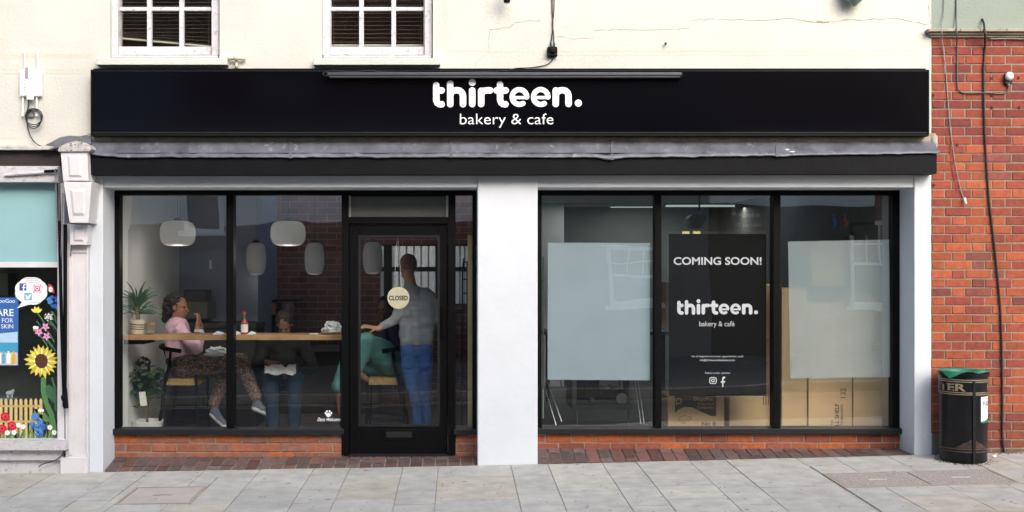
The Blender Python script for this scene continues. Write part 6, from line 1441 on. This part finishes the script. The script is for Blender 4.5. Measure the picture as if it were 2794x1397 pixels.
for a, toe in ((a1, Q(745, 1112, Y-.12)), (a2, Q(626, 1152, Y+.05))):
    d = (toe-a); d2 = d.normalized(); heel = a+Vector((-.01, 0, -.055)); b = MB(); b.cone(heel, .036, heel+d*.75, .030); b.cone(a+Vector((0, 0, -.02)), .036, heel+d*.4, .036); o = solid('shoe', b, SH, .007, wm, 3)
    b = MB(); b.cone(heel+Vector((-.004, 0, -.022)), .034, heel+d*.8+Vector((0, 0, -.016)), .030); b.v = [Vector((v.x, v.y, v.z)) for v in b.v]; solid('sole', b, SO, .007, o, 2, org=ORG[wm.name]) if False else solid('sole', b, SO, .007, wm, 2)
b = MB()
for dz in (-.008, .0, .008): c_ = Q(541, 902, Y-.12)+Vector((0, 0, dz)); b.tube([c_+Vector((.037*math.cos(R(a)), .037*math.sin(R(a)), 0)) for a in range(0, 361, 24)], .003, 6)
b.build('bangle', pmat('bangle', (205, 215, 205)), wm)
tr_ = thing('food_tray', 'white paper food boat lying in the lap of the woman in pink', 'tray', Q(585, 985, 1.1)); b = MB(); b.ell(Q(585, 968, 1.08), (.105, .06, .026), 24, 10); b.build('boat', mat('paper_boat', (.5, .5, .46), .8), tr_, smooth=True); crumple('crumpled_tissue', None, None, Q(592, 958, 1.08), (.09, .045, .038), PAP, 11, par=tr_)
# --- man in black, bowed head ---
mb_ = thing('person', 'seated man in a black jumper and jeans looking down at paper in his lap', 'person', Q(775, 1150, 1.4)); Y = 1.4
SK3 = skin_m('skin_dark', (.22, .10, .065)); b = MB(); T, M = head(b, Q(776, 886, Y-.06), (.02, -1, -.75), (0, -.55, 1), k=.98); b.cone(Q(776, 900, Y), .05, Q(774, 925, Y+.05), .06); limb(b, [Q(774, 945, Y+.05), Q(774, 1030, Y+.05)], [.11, .11])
eA, wA, eB, wB = Q(700, 1000, Y-.05), Q(728, 988, Y-.30), Q(852, 1005, Y-.05), Q(816, 1020, Y-.30)
limb(b, [Q(722, 945, Y+.03), eA, wA], [.045, .036, .026]); limb(b, [Q(828, 945, Y+.03), eB, wB], [.045, .036, .026]); hand(b, wA, (1, -.5, -.35), (.1, -.6, 1), 1.0, .4, -1); hand(b, wB, (-1, -.4, .0), (-.1, -.6, 1), 1.0, .45, 1)
kA, kB = Q(738, 1030, Y-.36), Q(806, 1032, Y-.36); limb(b, [Q(755, 1040, Y), kA, (PX(745, 1.05), Y-.3, FL+.09)], [.07, .05, .035]); limb(b, [Q(797, 1040, Y), kB, (PX(800, 1.05), Y-.3, FL+.09)], [.07, .05, .035]); solid('body', b, SK3, .0075, mb_); eyes(T, M, mb_)
b = MB(); b.ell(T(0, -.028, .05), (.085, .092, .085), 20, 14, M=M); b.ell(T(0, -.06, .0), (.075, .06, .07), 16, 12, M=M); solid('hair', b, HR, .009, mb_, 2, .008, 30)
b = MB(); b.ell(T(0, .062, -.085), (.048, .036, .032), 14, 10, M=M); solid('beard', b, HR, .008, mb_, 2, .004, 40)
BK = mat('black_jumper', (.003, .003, .004), .9, var=.3, vs=12, bump=.3); b = MB(); limb(b, [Q(774, 938, Y+.05), Q(774, 985, Y+.04), Q(774, 1040, Y+.04)], [.125, .15, .15]); b.cone(Q(726, 942, Y+.04), .085, Q(824, 942, Y+.04), .085)
limb(b, [Q(720, 945, Y+.03), eA, Q(724, 990, Y-.27)], [.075, .062, .04]); limb(b, [Q(830, 945, Y+.03), eB, Q(820, 1018, Y-.27)], [.075, .062, .04]); b.cone(Q(776, 915, Y+.03), .065, Q(774, 935, Y+.05), .09); solid('jumper', b, BK, .012, mb_, 4, .007, 12)
JN2 = mat('dark_denim', (.014, .036, .072), .85, var=.25, vs=9); b = MB(); limb(b, [Q(755, 1040, Y), kA, (PX(745, 1.05), Y-.32, FL+.1)], [.098, .078, .055]); limb(b, [Q(797, 1040, Y), kB, (PX(800, 1.05), Y-.32, FL+.1)], [.098, .078, .055]); solid('jeans', b, JN2, .011, mb_, 3, .006, 14)
b = MB()
for x in (745, 800): b.cone((PX(x, 1.05), Y-.3, FL+.04), .038, (PX(x, 1.05), Y-.46, FL+.035), .034)
b.build('shoes', DARK, mb_, smooth=True)
b = MB(); rr = random.Random(6); n = 9; vs_ = []
for j in range(5):
    for i in range(n+1):
        p = Q(722+i*9.5, 996+j*6+3*math.sin(i*1.3+j), 1.02+.0-j*.045); p.z += .012*noise.noise(Vector((i*.9, j*1.1, 4)))*2; vs_.append(p)
b.add(vs_, [(j*(n+1)+i, (j+1)*(n+1)+i, (j+1)*(n+1)+i+1, j*(n+1)+i+1) for j in range(4) for i in range(n)]); o = tag(b.build('paper_wrapper', PAP), 'creased white paper held in the hands of the man in black', 'wrapper'); so = o.modifiers.new('s', 'SOLIDIFY'); so.thickness = .003
# --- woman in teal, mostly hidden behind the standing man ---
tw = thing('person', 'seated woman in teal trousers and dark purple top, half hidden by the standing man', 'person', Q(1060, 1150, 1.65)); Y = 1.65
b = MB(); T, M = head(b, Q(1050, 842, Y+.25), (-.5, -1, -.2), k=.95); b.cone(Q(1054, 862, Y+.26), .045, Q(1062, 886, Y+.28), .05); limb(b, [Q(1068, 905, Y+.28), Q(1080, 1000, Y+.2)], [.10, .11])
hp = Q(1078, 1004, Y+.12); k1, a1 = Q(1004, 930, Y-.28), Q(985, 1010, Y-.34); k2, a2 = Q(955, 985, Y-.1), Q(925, 1080, Y-.2)
k1b = Q(1000, 935, Y-.25); a1b = Q(968, 1010, Y-.3)
limb(b, [hp, k1b, a1b], [.07, .05, .033]); limb(b, [hp+Vector((0, .1, 0)), k2, a2, Q(930, 1130, Y-.2)], [.07, .05, .035, .03]); b.cone(a1b, .033, Q(1000, 1035, Y-.36), .03)
limb(b, [Q(1045, 900, Y+.2), Q(1040, 950, Y+.0), Q(1000, 925, Y-.2)], [.04, .033, .024]); hand(b, Q(1006, 922, Y-.2), (-1, -.3, -.2), (0, -.3, 1), .92, .3); solid('body', b, SK3, .0085, tw); eyes(T, M, tw)
b = MB(); b.ell(T(0, -.03, .045), (.085, .092, .088), 20, 14, M=M); b.ell(T(0, -.06, -.03), (.08, .05, .08), 14, 10, M=M); solid('hair', b, HR, .009, tw, 2, .008, 30)
b = MB(); limb(b, [Q(1066, 900, Y+.28), Q(1074, 950, Y+.24), Q(1082, 1000, Y+.18)], [.13, .135, .14]); limb(b, [Q(1045, 898, Y+.2), Q(1040, 950, Y+.0), Q(1012, 928, Y-.17)], [.06, .05, .034]); b.cone(Q(1058, 880, Y+.27), .06, Q(1066, 900, Y+.28), .1); solid('top', b, mat('purple_top', (.035, .02, .07), .85, var=.2), .012, tw, 4, .006, 12)
TL = mat('teal_cotton', (.13, .36, .35), .85, var=.15, vs=8); b = MB(); limb(b, [hp, Q(1040, 965, Y-.05), k1b, a1b+Vector((0, 0, .02))], [.145, .15, .105, .085]); limb(b, [hp+Vector((0, .1, 0)), k2, Q(926, 1055, Y-.2)], [.14, .10, .075]); solid('trousers', b, TL, .011, tw, 4, .010, 9)
